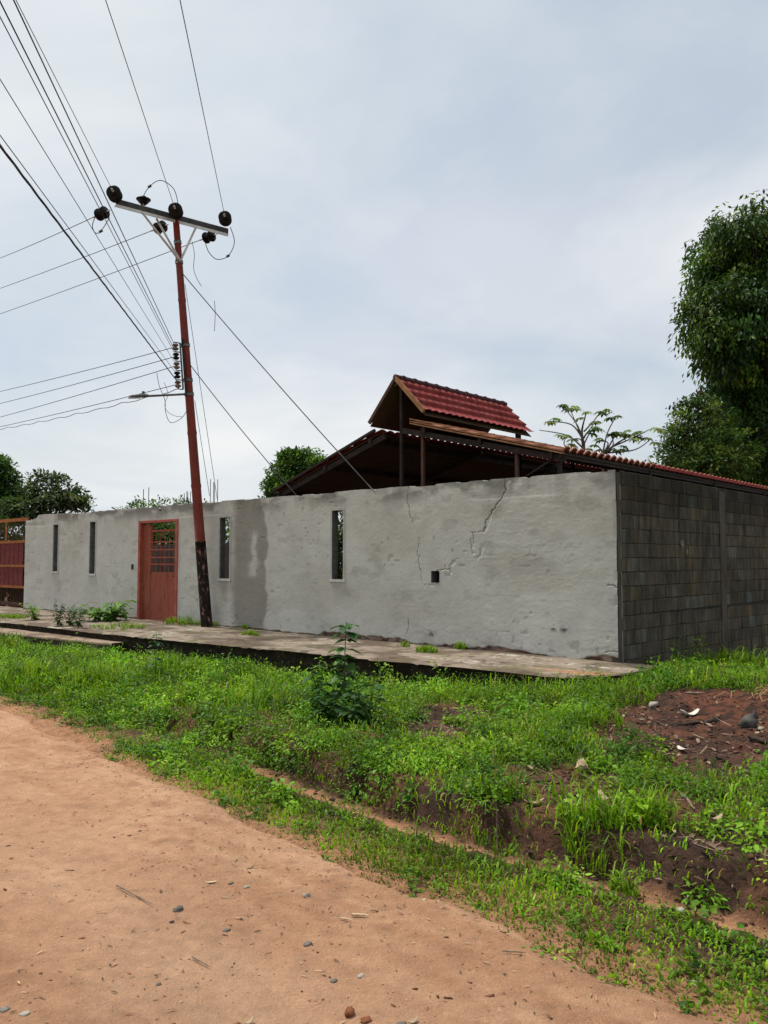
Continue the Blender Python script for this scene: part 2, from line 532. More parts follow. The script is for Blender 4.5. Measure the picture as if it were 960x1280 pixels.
xs = spaced((-60, -24, .5), (-24, -7, 0.06), (-7, 0.6, 0.03))
ts = np.concatenate([np.linspace(0, .9, 44), np.linspace(.92, 1, 8)])
gx, gt = np.meshgrid(xs, ts, indexing='ij')
yback = 0.05 + 0 * gx
gy = yback + (y_kerb(gx) - yback) * gt
gzz = pz(gx, gy)
n1 = fbm(gx * 1.6, gy * 1.6, 5); n2 = fbm(gx * 7, gy * 7 + 3, 4); n3 = fbm(gx * .8 + 9, gy * 3, 3)
pc = lerp3((0.115, 0.083, 0.060), (0.235, 0.19, 0.145), sst(.34, .62, n1))
pc = lerp3(pc, (0.44, 0.40, 0.33), sst(.60, .72, n3) * sst(.45, .6, n2))
pc = lerp3(pc, (0.07, 0.05, 0.035), sst(.56, .72, n2) * .8)
pc = lerp3(pc, (0.10, 0.10, 0.04), sst(.60, .74, fbm(gx * 2.2 + 30, gy * 4, 3)) * .6)
pc = lerp3(pc, (0.34, 0.13, 0.06), np.exp(-(((gx - .15) / .5) ** 2 + ((gy + 1.25) / .16) ** 2)) * .8)
nx, ny = gx.shape
i = np.arange(nx * ny).reshape(nx, ny)
f = np.stack([i[:-1, :-1], i[:-1, 1:], i[1:, 1:], i[1:, :-1]], -1).reshape(-1, 4)
side = tag(link('sidewalk', np_mesh('sidewalk', WA(gx, gy, gzz).reshape(-1, 3), f, True, pc.reshape(-1, 3)), M['pave']), kind='structure')
# kerb face, slightly undercut
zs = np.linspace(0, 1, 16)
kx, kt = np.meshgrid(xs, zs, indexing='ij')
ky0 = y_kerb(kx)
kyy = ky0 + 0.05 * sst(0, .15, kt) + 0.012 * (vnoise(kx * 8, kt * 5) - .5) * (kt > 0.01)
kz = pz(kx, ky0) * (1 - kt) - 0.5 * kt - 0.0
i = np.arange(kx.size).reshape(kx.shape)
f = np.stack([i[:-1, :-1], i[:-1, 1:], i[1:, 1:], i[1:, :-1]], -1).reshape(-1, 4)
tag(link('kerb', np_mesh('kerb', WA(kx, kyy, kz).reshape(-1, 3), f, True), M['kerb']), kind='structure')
# end of the slab beside the blockwork
mb = MB(); mb.hexa([W(.02, .03, -.5), W(.55, -.6, -.5), W(.55, -.2, -.5), W(.3, .12, -.5), W(.02, .03, -.004), W(.60, -.55, -.006), W(.57, -.2, -.004), W(.3, .12, -.004)])
tag(mb.build('pavement', M['pilaster']), kind='structure')
# low step in front of the kerb
sx = spaced((-40, -16, .4), (-16, -8.75, .05))
st = np.linspace(0, 1, 12)
gx, gt = np.meshgrid(sx, st, indexing='ij')
yf = np.interp(gx, [-40, -12.8, -10.6, -8.9, -8.75], [-3.3, -3.02, -2.86, -2.70, -2.66]) + .03 * (fbm(gx * 2, gx * 0) - .5)
prof = np.array([(0, 0), (.25, 0), (.5, 0), (.75, 0), (.9, 0), (.97, -.004), (1, -.02), (1, -.06), (.99, -.12), (.99, -.2), (.99, -.3), (.99, -.4)])
gy = -2.38 + (yf + 2.38) * prof[None, :, 0]
gzz = -0.135 + prof[None, :, 1] + 0.012 * (fbm(gx * 3, gy * 6) - .5)
n1 = fbm(gx * 2, gy * 5, 4)
pc = lerp3((0.14, 0.095, 0.066), (0.27, 0.20, 0.145), sst(.3, .65, n1))
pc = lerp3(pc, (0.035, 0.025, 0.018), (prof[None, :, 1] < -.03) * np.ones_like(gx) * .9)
i = np.arange(gx.size).reshape(gx.shape)
f = np.stack([i[:-1, :-1], i[:-1, 1:], i[1:, 1:], i[1:, :-1]], -1).reshape(-1, 4)
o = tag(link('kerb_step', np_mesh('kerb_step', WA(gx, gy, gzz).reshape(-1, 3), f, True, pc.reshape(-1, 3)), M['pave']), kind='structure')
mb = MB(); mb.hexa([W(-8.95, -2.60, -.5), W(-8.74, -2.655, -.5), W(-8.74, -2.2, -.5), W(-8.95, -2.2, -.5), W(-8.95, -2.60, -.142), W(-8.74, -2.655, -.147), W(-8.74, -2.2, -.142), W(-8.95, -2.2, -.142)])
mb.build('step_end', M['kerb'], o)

# ----------------------------------------------------------------------------
# rendered front wall (real relief: trowel marks, cracks, chips, openings)
# ----------------------------------------------------------------------------
HW = 2.655
XL = -18.45
wall = thing('rendered_wall', W(-9, 0, 0), 'long cracked grey cement rendered wall with narrow slit windows behind the sidewalk', 'wall')
WIN = [(-16.70, -16.42, 1.09, 2.37), (-14.66, -14.38, 1.05, 2.38), (-9.08, -8.74, 1.01, 2.30), (-5.64, -5.35, 1.05, 2.31)]
DOOR = (-12.30, -10.64, -0.02, 2.33)
HOLE = (-3.29, -3.12, 1.03, 1.22)
BOX = (-12.62, -12.52, 1.17, 1.30)
KNOCK = (-11.43, -11.35, 2.54, 2.61)
OPEN = WIN + [DOOR, HOLE, BOX, KNOCK]

xs = spaced((XL, -5, 0.021), (-5, 0, 0.0095))
zs = np.arange(0, 1.0001, 1 / 250.)


def snap(arr, v):
    arr[np.argmin(np.abs(arr - v))] = v


for (a, b, c, d) in OPEN:
    snap(xs, a); snap(xs, b); snap(zs, max(c, 0) / HW); snap(zs, d / HW)
xs.sort(); zs.sort()
gx, gt = np.meshgrid(xs, zs, indexing='ij')
top = HW + 0.02 * (fbm(xs * 2.2, xs * 0 + 2, 4) - .5) + 0.025 * sst(-15, -17.5, xs) - 0.02 * sst(.62, .8, vnoise(xs * 5.5, xs * 0 + 7))
top = top - 0.10 * sst(-17.62, -17.80, xs) * (0.9 + .2 * vnoise(xs * 9, xs * 0)) - 0.04 * sst(-17.8, -18.3, xs)
# only the topmost band follows the ragged coping, so the openings stay level
gzw = gt * HW + (top[:, None] - HW) * sst(0.9, 1.0, gt)
relief = 0.007 * (fbm(gx * 1.1, gzw * 1.4, 3) - .5) + 0.0026 * (fbm(gx * 4.2, gzw * 5.5, 4) - .5) + 0.0022 * (fbm(gx * 19, gzw * 23, 3) - .5)
stk = vnoise(gx * 8 + 60, gzw * 30); relief += 0.0009 * (sst(.72, .82, stk) - .7 * sst(.25, .15, stk)) * sst(.48, .66, fbm(gx * .8 + 70, gzw * 1.3 + 9, 3)) * sst(-7, -2.5, gx)
tro = vnoise(gx * 6.5 + 3 * gzw, gzw * 11); relief += 0.0013 * sst(.66, .72, tro) * sst(-6, -1, gx) * sst(.35, .6, vnoise(gx * 1.1 + 40, gzw * 1.3))
# a course line under the coping where the last lift of render stops
relief += 0.004 * sst(0.02, -0.02, gzw - (2.36 + 0.05 * (fbm(gx * .8, gx * 0 + 12) - .5))) * sst(.3, .6, vnoise(gx * .6, gx * 0))
depth = -relief                                  # local y; minus = towards the road
col = lerp3((0.43, 0.43, 0.40), (0.49, 0.49, 0.458), sst(.2, .8, fbm(gx * .9, gzw * 1.3, 5)))
col = lerp3(col, (0.36, 0.335, 0.28), sst(.5, .75, fbm(gx * .7 + 8, gzw * 1.9, 4)) * .35)
# damp dark bay between the third slit window and the plain wall
edgeR = -7.52 + 0.22 * (fbm(gx * 0 + 3, gzw * 1.7, 3) - .5) + 0.1 * (vnoise(gzw * 6, gzw * 0) - .5) - .12 * sst(2.0, 2.65, gzw)
damp = sst(-8.75, -8.45, gx + .15 * (fbm(gx * 3, gzw * 2) - .5)) * sst(.05, -.05, gx - edgeR)
col = lerp3(col, (0.215, 0.205, 0.18), damp * .9)
smear = np.exp(-(((gx - (-7.93 + .16 * (fbm(gzw * 3, gzw * 0 + 21, 3) - .5))) / (.05 + .13 * fbm(gzw * 4 + 9, gzw * 0, 3))) ** 2)) * sst(1.0, 1.15, gzw) * sst(2.05, 1.8, gzw) * sst(.28, .5, fbm(gx * 5, gzw * 4, 4))
col = lerp3(col, (0.44, 0.43, 0.40), np.clip(smear * 1.2, 0, 1))
col = lerp3(col, (0.27, 0.245, 0.19), np.exp(-(((gx + 8.9) / .12) ** 2)) * sst(1.02, .9, gzw) * sst(.2, .8, gzw) * .6)
# mould under the coping
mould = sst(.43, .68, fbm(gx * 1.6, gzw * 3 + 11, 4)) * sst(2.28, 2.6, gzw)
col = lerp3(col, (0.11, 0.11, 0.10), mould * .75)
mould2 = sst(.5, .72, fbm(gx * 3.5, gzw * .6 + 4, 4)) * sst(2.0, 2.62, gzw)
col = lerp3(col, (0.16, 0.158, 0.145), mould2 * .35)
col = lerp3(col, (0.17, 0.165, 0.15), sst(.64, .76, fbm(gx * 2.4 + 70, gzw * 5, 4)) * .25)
# repaired patch with a darker edge
rp = sst(-1.78, -1.72, gx) * sst(-.92, -.98, gx) * sst(1.16, 1.19, gzw) * sst(1.36, 1.30, gzw + .06 * gx)
col = lerp3(col, (0.33, 0.325, 0.30), rp * .45)
ax = [wpx(a, b) for a, b in ((692, 785), (705, 787), (540, 793))]
for (qx, qz) in ax:
    col = lerp3(col, (0.10, 0.098, 0.09), np.exp(-(((gx - qx) / .07) ** 2 + ((gzw - qz) / .05) ** 2)) * sst(.4, .6, vnoise(gx * 28, gzw * 28)))
# rows of ant runs / pits
pit = sst(.86, .92, vnoise(gx * 13, gzw * 13 + 50)) * sst(.5, .7, vnoise(gx * 1.4, gzw * 1.4 + 20))
depth = depth + 0.003 * pit; col = lerp3(col, (0.19, 0.185, 0.17), pit * .3)
# worn foot of the wall where the render has fallen off
wear_h = 0.008 + 0.06 * sst(.36, .66, fbm(gx * 1.1 + 2, gx * 0 + 5, 5)) + 0.085 * (fbm(gx * 5, gx * 0, 5) - .5)
wear_h = wear_h * (0.35 + .65 * sst(-8, -6, gx))
worn = sst(0.012, -0.012, gzw - wear_h)
depth = depth + 0.028 * worn * (0.7 + .6 * vnoise(gx * 20, gzw * 30))
col = lerp3(col, lerp3((0.09, 0.05, 0.035), (0.27, 0.19, 0.15), sst(.3, .7, fbm(gx * 6, gzw * 9))), worn)
# the last 30 cm at the corner, thinner coat at the edge
chip = sst(.70, .78, vnoise(gzw * 6, gzw * 0 + 3)) * sst(-0.05, 0.0, gx)
depth = depth + .012 * chip


def crack(pts, w=0.011, deep=0.02, lip=0.0):
    global depth, col
    P = [wpx(480 + a / 3.2, 600 + b / 3.2) for a, b in pts]
    x0 = min(p[0] for p in P) - .2; x1 = max(p[0] for p in P) + .2
    s = np.where((xs > x0) & (xs < x1))[0]
    if len(s) == 0: return
    sl = slice(s[0], s[-1] + 1)
    qx = gx[sl] + 0.07 * (fbm(gzw[sl] * 11, gx[sl] * 11, 4) - .5); qz = gzw[sl] + 0.07 * (fbm(gx[sl] * 9 + 40, gzw[sl] * 9, 3) - .5)
    dm = np.full(qx.shape, 9.0); sg = np.zeros(qx.shape)
    for (ax_, az), (bx, bz) in zip(P[:-1], P[1:]):
        ex, ez = bx - ax_, bz - az; L2 = ex * ex + ez * ez + 1e-9
        tt = np.clip(((qx - ax_) * ex + (qz - az) * ez) / L2, 0, 1)
        dx, dz = qx - ax_ - tt * ex, qz - az - tt * ez
        d = np.hypot(dx, dz); sg = np.where(d < dm, dx, sg); dm = np.minimum(dm, d)
    k = sst(w * 0.85, w * 0.3, dm)
    depth[sl] += deep * k
    col[sl] = lerp3(col[sl], (0.022, 0.02, 0.018), k * .62)
    if lip > 0:
        c = sst(lip, lip * .6, dm + .09 * (fbm(qx * 16, qz * 16, 3) - .5)) * (sg > w * .5) * sst(.45, .6, vnoise(qx * 7, qz * 9))
        depth[sl] += 0.010 * c
        col[sl] = lerp3(col[sl], (0.50, 0.495, 0.47), c * .8)


crack([(94, 20), (97, 100), (105, 150), (118, 165)], 0.007)
crack([(140, 228), (132, 290), (140, 330), (147, 370)], 0.0062)
crack([(147, 370), (150, 400), (160, 418)], 0.004, .006)
crack([(490, -8), (478, 60), (455, 100), (420, 140), (408, 170), (398, 205)], 0.010, 0.03, 0.08)
crack([(398, 205), (375, 212), (352, 210)], 0.008)
crack([(356, 212), (357, 235), (357, 262)], 0.007)
crack([(345, 240), (350, 285), (360, 315), (388, 300), (385, 275)], 0.0055, 0.010, 0.05)
crack([(205, 365), (235, 362), (262, 360)], 0.009, 0.02, 0.03)
crack([(262, 360), (264, 330), (280, 318), (305, 308)], 0.0045, 0.008, 0.05)
crack([(165, 420), (195, 416), (215, 412)], 0.005, 0.010, 0.04)
crack([(95, 550), (97, 585), (92, 615)], 0.009)
crack([(893, 423), (912, 419), (935, 427)], 0.009)
crack([(885, 690), (910, 686), (940, 692)], 0.007)

xc = 0.5 * (gx[:-1, :-1] + gx[1:, 1:]); zc = 0.5 * (gt[:-1, :-1] + gt[1:, 1:]) * HW
keep = np.ones(xc.shape, bool)
for (a, b, c, d) in OPEN:
    keep &= ~((xc > a) & (xc < b) & (zc > c) & (zc < d))
    m = (np.abs(gx - (a + b) / 2) < (b - a) / 2 + .03) & (gzw < d + .03) & (gzw > c - .03)
    depth[m & (np.abs(depth) < .008)] *= 0.3
i = np.arange(gx.size).reshape(gx.shape)
f = np.stack([i[:-1, :-1], i[1:, :-1], i[1:, 1:], i[:-1, 1:]], -1)[keep]
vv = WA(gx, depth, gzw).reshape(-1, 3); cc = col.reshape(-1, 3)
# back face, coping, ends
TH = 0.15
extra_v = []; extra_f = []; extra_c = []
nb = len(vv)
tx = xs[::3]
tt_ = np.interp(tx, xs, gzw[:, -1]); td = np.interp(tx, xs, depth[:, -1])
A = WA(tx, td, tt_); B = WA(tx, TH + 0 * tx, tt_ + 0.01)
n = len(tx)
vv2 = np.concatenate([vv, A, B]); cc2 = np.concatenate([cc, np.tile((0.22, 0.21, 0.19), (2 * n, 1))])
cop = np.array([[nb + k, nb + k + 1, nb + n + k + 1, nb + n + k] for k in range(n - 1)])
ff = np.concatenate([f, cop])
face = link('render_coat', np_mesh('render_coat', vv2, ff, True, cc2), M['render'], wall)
# body of the wall behind the coat, built round the openings
mb = MB()
cuts = sorted({XL, 0.0} | {v for o in OPEN[:5] for v in o[:2]} | {HOLE[0], HOLE[1]})
for a, b in zip(cuts[:-1], cuts[1:]):
    mid = (a + b) / 2; zz = -0.3
    tp = float(np.interp(mid, xs, top)) - 0.06
    if a < -17.7: tp -= 0.12
    for (oa, ob, oc, od) in sorted([o for o in OPEN[:6] if o[0] < mid < o[1]], key=lambda o: o[2]):
        if oc > zz: mb.lbox(a, b, .035, TH, zz, oc)
        zz = od
    mb.lbox(a, b, .035, TH, zz, tp)
mb.build('masonry', mottled('wall_masonry', (0.18, 0.175, 0.16), (0.30, 0.295, 0.275), 4, 0.95, bump=0.4), wall)
# reveals of every opening
M['reveal'] = mottled('shaded_reveal', (0.085, 0.095, 0.10), (0.14, 0.15, 0.155), 6, 0.95, bump=0.3)  # shade and bluish skylight put into the colour of the render
M['sill'] = mottled('pale_sill', (0.40, 0.40, 0.38), (0.56, 0.56, 0.53), 9, 0.9, bump=0.4)
for (a, b, c, d) in WIN + [HOLE]:
    mb = MB(); e = 0.012
    mb.add([W(a, -.004, c), W(a, TH, c), W(a, TH, d), W(a, -.004, d)], [(0, 1, 2, 3)])
    mb.add([W(b, -.004, c), W(b, TH, c), W(b, TH, d), W(b, -.004, d)], [(3, 2, 1, 0)])
    mb.add([W(a, -.004, c), W(b, -.004, c), W(b, TH, c), W(a, TH, c)], [(0, 1, 2, 3)])
    mb.add([W(a, -.004, d), W(b, -.004, d), W(b, TH, d), W(a, TH, d)], [(3, 2, 1, 0)])
    if (a, b, c, d) == HOLE:
        mb.build('reveal', M['reveal'], wall)
        mb = MB(); mb.lbox(a - .02, b + .02, TH + .002, TH + .03, c - .02, d + .02); mb.build('dark_backing', M['cable'], wall); continue  # dark plate added behind the hole to keep it dark
    w_ = mb.build('window', M['reveal'], wall)
    fr = MB(); k = 0.04
    fr.lbox(a - k, a, -.008, .03, c, d); fr.lbox(b, b + k, -.008, .03, c, d); fr.lbox(a - k, b + k, -.008, .03, d, d + k)
    fr.build('window_frame', M['render_trim'] if 'render_trim' in M else M.setdefault('render_trim', mottled('render_trim', (0.33, 0.33, 0.31), (0.43, 0.43, 0.40), 6, 0.95, bump=0.4)), w_)
    sl = MB(); sl.lbox(a - .06, b + .06, -.022, .03, c - .05, c - .003); sl.build('window_sill', M['sill'], w_)
    # a rusted flat bar down the middle of each slit
mb = MB(); mb.lbox(BOX[0], BOX[1], .02, .04, BOX[2], BOX[3]); mb.build('switch_box', M['cable'], wall)
# door: steel leaf set in a red frame
a, b, c, d = DOOR
lf = MB()
ly0, ly1 = .085, .12
xa, xb = a + .34, b - .10                     # leaf between the jambs (wide fixed jamb on the hinge side)
lf.lbox(a + .09, xa + .07, ly0 - .01, ly1 + .01, c + .02, d - .10)   # fixed stile
lf.lbox(xa + .07, xb, ly0, ly1, c + .02, 1.12)                        # lower sheet
lf.lbox(xb - .05, xb, ly0, ly1, 1.12, 2.06)
lf.lbox(xa + .07, xb, ly0, ly1, 2.06, 2.11)
dr = lf.build('door', M['door'], wall)
fr = MB()
fr.lbox(a, a + .09, -.02, TH, c, d); fr.lbox(b - .10, b, -.02, TH, c, d); fr.lbox(a + .09, b - .10, -.018, TH, d - .055, d)
fr.build('door_frame', M['frame'], dr)
gr = MB()
for zq in (1.30, 1.46, 1.64, 1.82):
    gr.lbox(xa + .07, xb - .05, ly0 - .012, ly0 + .012, zq - .014, zq + .014)
for k in range(1, 6):
    xq = xa + .07 + (xb - .05 - xa - .07) * k / 6
    gr.lbox(xq - .004, xq + .004, ly0 + .013, ly0 + .027, 1.12, 2.06)
gr.build('grille', M['frame'], dr)
hd = MB(); hd.lbox(xb - .06, xb - .01, ly0 - .03, ly0 - .002, .98, 1.10); hd.tube([W(xb - .035, ly0 - .03, 1.03), W(xb - .035, ly0 - .07, 1.03), W(xb - .13, ly0 - .07, 1.03)], .009, 8)
hd.build('handle', M['steel'], dr)

# ----------------------------------------------------------------------------
# side wall: unrendered concrete blocks, each one modelled
# ----------------------------------------------------------------------------
bw = thing('block_wall', W(0, 4, 0), 'unrendered dark concrete block wall turning back from the rendered wall corner', 'wall')
bv = []; bf = []; bc = []
COURSE = 0.2035
LEN = 15.0
PIL = (3.86, 4.12)


def slump(y):
    return -0.03 * np.maximum(np.asarray(y, float) - 0, 0) * 0.9


for r in range(-4, 13):
    z0 = 0.012 + r * COURSE; z1 = z0 + COURSE - .009
    y = 0.13 if r % 2 else 0.13 - random.uniform(.14, .22)
    y += random.uniform(-.03, .03)
    while y < LEN:
        w_ = 0.40 + random.uniform(-.04, .03)
        if random.random() < .08: w_ *= .55
        y0, y1 = max(y, 0.125), y + w_ - random.uniform(.003, .016)
        y += w_
        if y1 - y0 < .05: continue
        if y1 > PIL[0] and y0 < PIL[1]:
            if y0 < PIL[0] - .06: y1 = PIL[0] - .004
            elif y1 > PIL[1] + .06: y0 = PIL[1] + .004
            else: continue
        if y1 - y0 < .05: continue
        dx = random.uniform(-.005, .005)
        sl = -0.010 * y0 if r < 3 else 0
        q = [(random.uniform(-.007, .007), random.uniform(-.006, .006)) for _ in range(4)]
        ch = .006
        base = len(bv)
        P = [(y0 + q[0][0], z0 + q[0][1] + sl), (y1 + q[1][0], z0 + q[1][1] + sl), (y1 + q[2][0], z1 + q[2][1] + sl), (y0 + q[3][0], z1 + q[3][1] + sl)]
        cy = (y0 + y1) / 2; cz = (z0 + z1) / 2
        for (yy, zz) in P: bv.append(W(-.03, yy, zz))
        for (yy, zz) in P: bv.append(W(dx - ch, yy, zz))
        for (yy, zz) in P: bv.append(W(dx, yy + (ch if yy < cy else -ch), zz + (ch if zz < cz else -ch)))
        for (e0, e1) in ((0, 4), (4, 8)):
            for k in range(4):
                k2 = (k + 1) % 4
                bf.append((base + e0 + k, base + e0 + k2, base + e1 + k2, base + e1 + k))
        bf.append((base + 8, base + 9, base + 10, base + 11))
        v = random.gauss(1.0, .06)
        cl = np.array((0.082, 0.074, 0.060)) * v
        rr = random.random()
        if rr < .04: cl = np.array((0.12, 0.116, 0.104))
        elif rr < .07: cl = np.array((0.092, 0.106, 0.102))
        elif rr < .20: cl = np.array((0.095, 0.08, 0.058))
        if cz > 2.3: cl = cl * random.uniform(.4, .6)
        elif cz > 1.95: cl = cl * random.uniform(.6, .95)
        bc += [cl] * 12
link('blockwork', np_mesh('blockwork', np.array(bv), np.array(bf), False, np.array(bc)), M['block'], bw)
mb = MB(); mb.lbox(-.14, -.008, TH + .001, LEN, -1.0, 2.62); mb.lbox(-.14, -.008, .04, TH - .001, -1.0, 2.60)
mb.build('mortar', M['mortar'], bw)
mb = MB(); mb.lbox(-.16, 0.008, PIL[0], PIL[1], -1.0, 2.60); mb.build('pilaster', M['pilaster'], bw)
mb = MB(); mb.lbox(-.10, 0.004, .02, .122, -.6, 2.62); mb.build('corner_column', M['pilaster'], bw)
# ragged mortar capping
mb = MB()
for k in range(46):
    y0 = 0.125 + k * .32; mb.lbox(-.15, -.01 + random.uniform(-.006, .006), y0, y0 + .31, 2.622, 2.652 + random.uniform(-.008, .008))
mb.build('coping', M['mortar'], bw)
# patches of splashed mortar and knocked-out holes
mb = MB()
for (qx, qy, w_, h_) in ((852, 680, .16, .16), (858, 690, .1, .1)):
    d_ = ray(qx, qy); t_ = (X @ P0) / (X @ d_[:2]); w0 = np.array([0, 0, EYE]) + d_ * t_; yq = float((w0[:2] - P0) @ V); zq = float(w0[2])
    pts = []
    for k in range(14):
        a_ = 2 * math.pi * k / 14; rr = 1 + random.uniform(-.35, .25)
        pts.append(W(.012, yq + math.cos(a_) * w_ / 2 * rr, zq + math.sin(a_) * h_ / 2 * rr))
    pts.append(W(.02, yq, zq))
    mb.add(pts, [(k, (k + 1) % 14, 14) for k in range(14)], True)
mb.build('mortar_splash', mottled('splash_mortar', (0.10, 0.097, 0.08), (0.2, 0.195, 0.16), 30, .95, bump=.8, dist=.01), bw)

# ----------------------------------------------------------------------------
# open shed with raised lantern roof, inside the compound
# ----------------------------------------------------------------------------
shed = thing('open_shed', W(-4.78, 5, 0), 'open steel shed with red tile-pattern roof and raised gabled lantern rising over the grey wall', 'shed')
VG = 0.8
VB = 13.5


def roof_sheet(xa, za, xb, zb, y0, y1, period=.225, amp=.022, step=.36, down=0.03, ny=None):
    """tile-profile sheet from upper edge (xa,za) to lower edge (xb,zb)"""
    ny = ny or int((y1 - y0) / period * 10)
    L = math.hypot(xb - xa, zb - za); ns = max(2, int(L / step))
    ss = []
    for k in range(ns):
        ss += [k / ns, (k + .5) / ns, (k + .97) / ns]
    ss.append(1.0)
    ss = np.array(ss)
    ysv = np.linspace(y0, y1, ny)
    gs, gy_ = np.meshgrid(ss, ysv, indexing='ij')
    ph = (gy_ - y0) / period * 2 * np.pi
    h = amp * (np.abs(np.sin(ph / 2)) ** .8 * 2 - 1) + down * ((gs * ns) % 1.0)
    h = np.where(gs >= 1, amp * (np.abs(np.sin(ph / 2)) ** .8 * 2 - 1) + down, h)
    # sag of the lower edge of each row like a clay tile nose
    s2 = gs + 0.05 / ns * np.abs(np.sin(ph / 2)) * ((gs * ns) % 1.0 > .9)
    nxn, nzn = -(zb - za) / L, (xb - xa) / L
    if nzn < 0: nxn, nzn = -nxn, -nzn
    vx = xa + (xb - xa) * s2 + nxn * h; vz = za + (zb - za) * s2 + nzn * h
    v = WA(vx, gy_, vz).reshape(-1, 3)
    i = np.arange(v.shape[0]).reshape(gs.shape)
    f = np.stack([i[:-1, :-1], i[1:, :-1], i[1:, 1:], i[:-1, 1:]], -1).reshape(-1, 4)
    if xb < xa: f = f[:, ::-1]
    return np_mesh('sheet', v, f, True)


def solid(o, th):
    md = o.modifiers.new('thick', 'SOLIDIFY'); md.thickness = th; md.offset = -1
    return o


XR, ZR = -4.78, 4.80        # lantern ridge
# main slopes
RW = (-4.36, 3.93, -1.28, 3.12)       # right slope: top x,z -> eave x,z
LW = (-5.20, 3.87, -8.35, 2.84)
o = solid(link('roof', roof_sheet(*RW, VG, VB, amp=.03), M['tile_old'], shed), .03); o['label'] = 'right slope of weathered brown-red tile sheet'
mb = MB()
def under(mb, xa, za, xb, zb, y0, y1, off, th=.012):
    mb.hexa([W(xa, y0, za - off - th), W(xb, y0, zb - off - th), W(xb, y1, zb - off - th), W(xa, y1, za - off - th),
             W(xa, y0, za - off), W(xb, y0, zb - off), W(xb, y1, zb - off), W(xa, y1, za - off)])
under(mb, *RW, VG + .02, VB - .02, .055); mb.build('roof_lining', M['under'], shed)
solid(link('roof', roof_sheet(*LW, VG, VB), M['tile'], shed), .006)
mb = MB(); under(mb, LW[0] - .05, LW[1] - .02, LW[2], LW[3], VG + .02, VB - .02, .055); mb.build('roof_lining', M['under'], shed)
# bright red capping along the farther eave
mb = MB()
for k in range(17):
    y0 = 4.2 + k * .54
    mb.hexa([W(-1.36, y0, 3.185), W(-1.245, y0, 3.12), W(-1.245, y0 + .525, 3.12), W(-1.36, y0 + .525, 3.185),
             W(-1.36, y0, 3.215), W(-1.235, y0, 3.168), W(-1.235, y0 + .525, 3.160), W(-1.36, y0 + .525, 3.215)])
mb.build('eave_cap', M['cap_red'], shed)
# rake edge strips on the near gable
mb = MB()
for (dz, th, yy) in ((.030, .020, -.015), (-.012, .018, -.008), (-.050, .020, -.012)):
    a_ = W(RW[0] - .05, VG + yy, RW[1] + dz + .02); b_ = W(RW[2] + .02, VG + yy, RW[3] + dz)
    mb.bar(a_, b_, .05, th)
mb.build('rake_strip', M['fascia'], shed)
mb = MB()
mb.bar(W(LW[0] - .1, VG - .01, LW[1]), W(LW[2] - .02, VG - .01, LW[3]), .05, .05)
mb.build('rake_strip', M['steel'], shed)
# rafters and purlins under both slopes
for (yy) in (VG + .08, 4.0, 7.2, 10.4, 13.2):
    mb = MB(); mb.bar(W(RW[0] - .3, yy, RW[1] - .13), W(RW[2], yy, RW[3] - .13), .07, .10); mb.build('rafter', M['steel'], shed)
    mb = MB(); mb.bar(W(LW[0] + .1, yy, LW[1] - .13), W(LW[2], yy, LW[3] - .13), .07, .10); mb.build('rafter', M['steel'], shed)
for fr_ in (.08, .48, .93):
    for R_ in (RW, LW):
        mb = MB(); x_, z_ = R_[0] + (R_[2] - R_[0]) * fr_, R_[1] + (R_[3] - R_[1]) * fr_ - .115
        mb.bar(W(x_, VG, z_), W(x_, VB, z_), .06, .10); mb.build('purlin', M['steel'], shed)
# lantern
LH = 3.62
LR = (XR, ZR, -4.10, 4.09); LL = (XR, ZR, -5.45, 4.03)
o = solid(link('lantern_roof', roof_sheet(*LR, VG, VG + LH, period=.205, amp=.014, step=.235, down=.05), M['tile'], shed), .006)
mb = MB(); mb.tube([W(XR, VG - .02, ZR + .015), W(XR, VG + LH + .02, ZR + .015)], .055, 8)
for k in range(11):
    yq = VG + .2 + k * .33; mb.tube([W(XR, yq, ZR + .02), W(XR, yq + .04, ZR + .02)], .064, 8)
mb.build('ridge_cap', M['ridge'], o)
mb = MB(); mb.bar(W(LR[0], VG - .01, LR[1] - .01), W(LR[2], VG - .01, LR[3] - .01), .05, .06); mb.bar(W(LR[0], VG - .012, LR[1] + .04), W(LR[2] + .02, VG - .012, LR[3] + .035), .03, .02)
mb.build('barge_strip', M['fascia'], o)
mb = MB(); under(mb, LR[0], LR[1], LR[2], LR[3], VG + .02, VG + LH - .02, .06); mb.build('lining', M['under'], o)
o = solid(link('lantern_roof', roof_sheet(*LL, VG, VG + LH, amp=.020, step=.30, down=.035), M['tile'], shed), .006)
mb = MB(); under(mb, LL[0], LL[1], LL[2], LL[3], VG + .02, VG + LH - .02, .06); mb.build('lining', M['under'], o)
mb = MB(); mb.bar(W(LL[0], VG - .01, LL[1] - .01), W(LL[2], VG - .01, LL[3] - .01), .05, .06)
mb.build('barge_strip', M['steel_brown'], o)
mb = MB(); mb.bar(W(XR, VG, ZR - .12), W(XR, VG + LH, ZR - .12), .06, .08); mb.build('ridge_beam', M['steel'], shed)
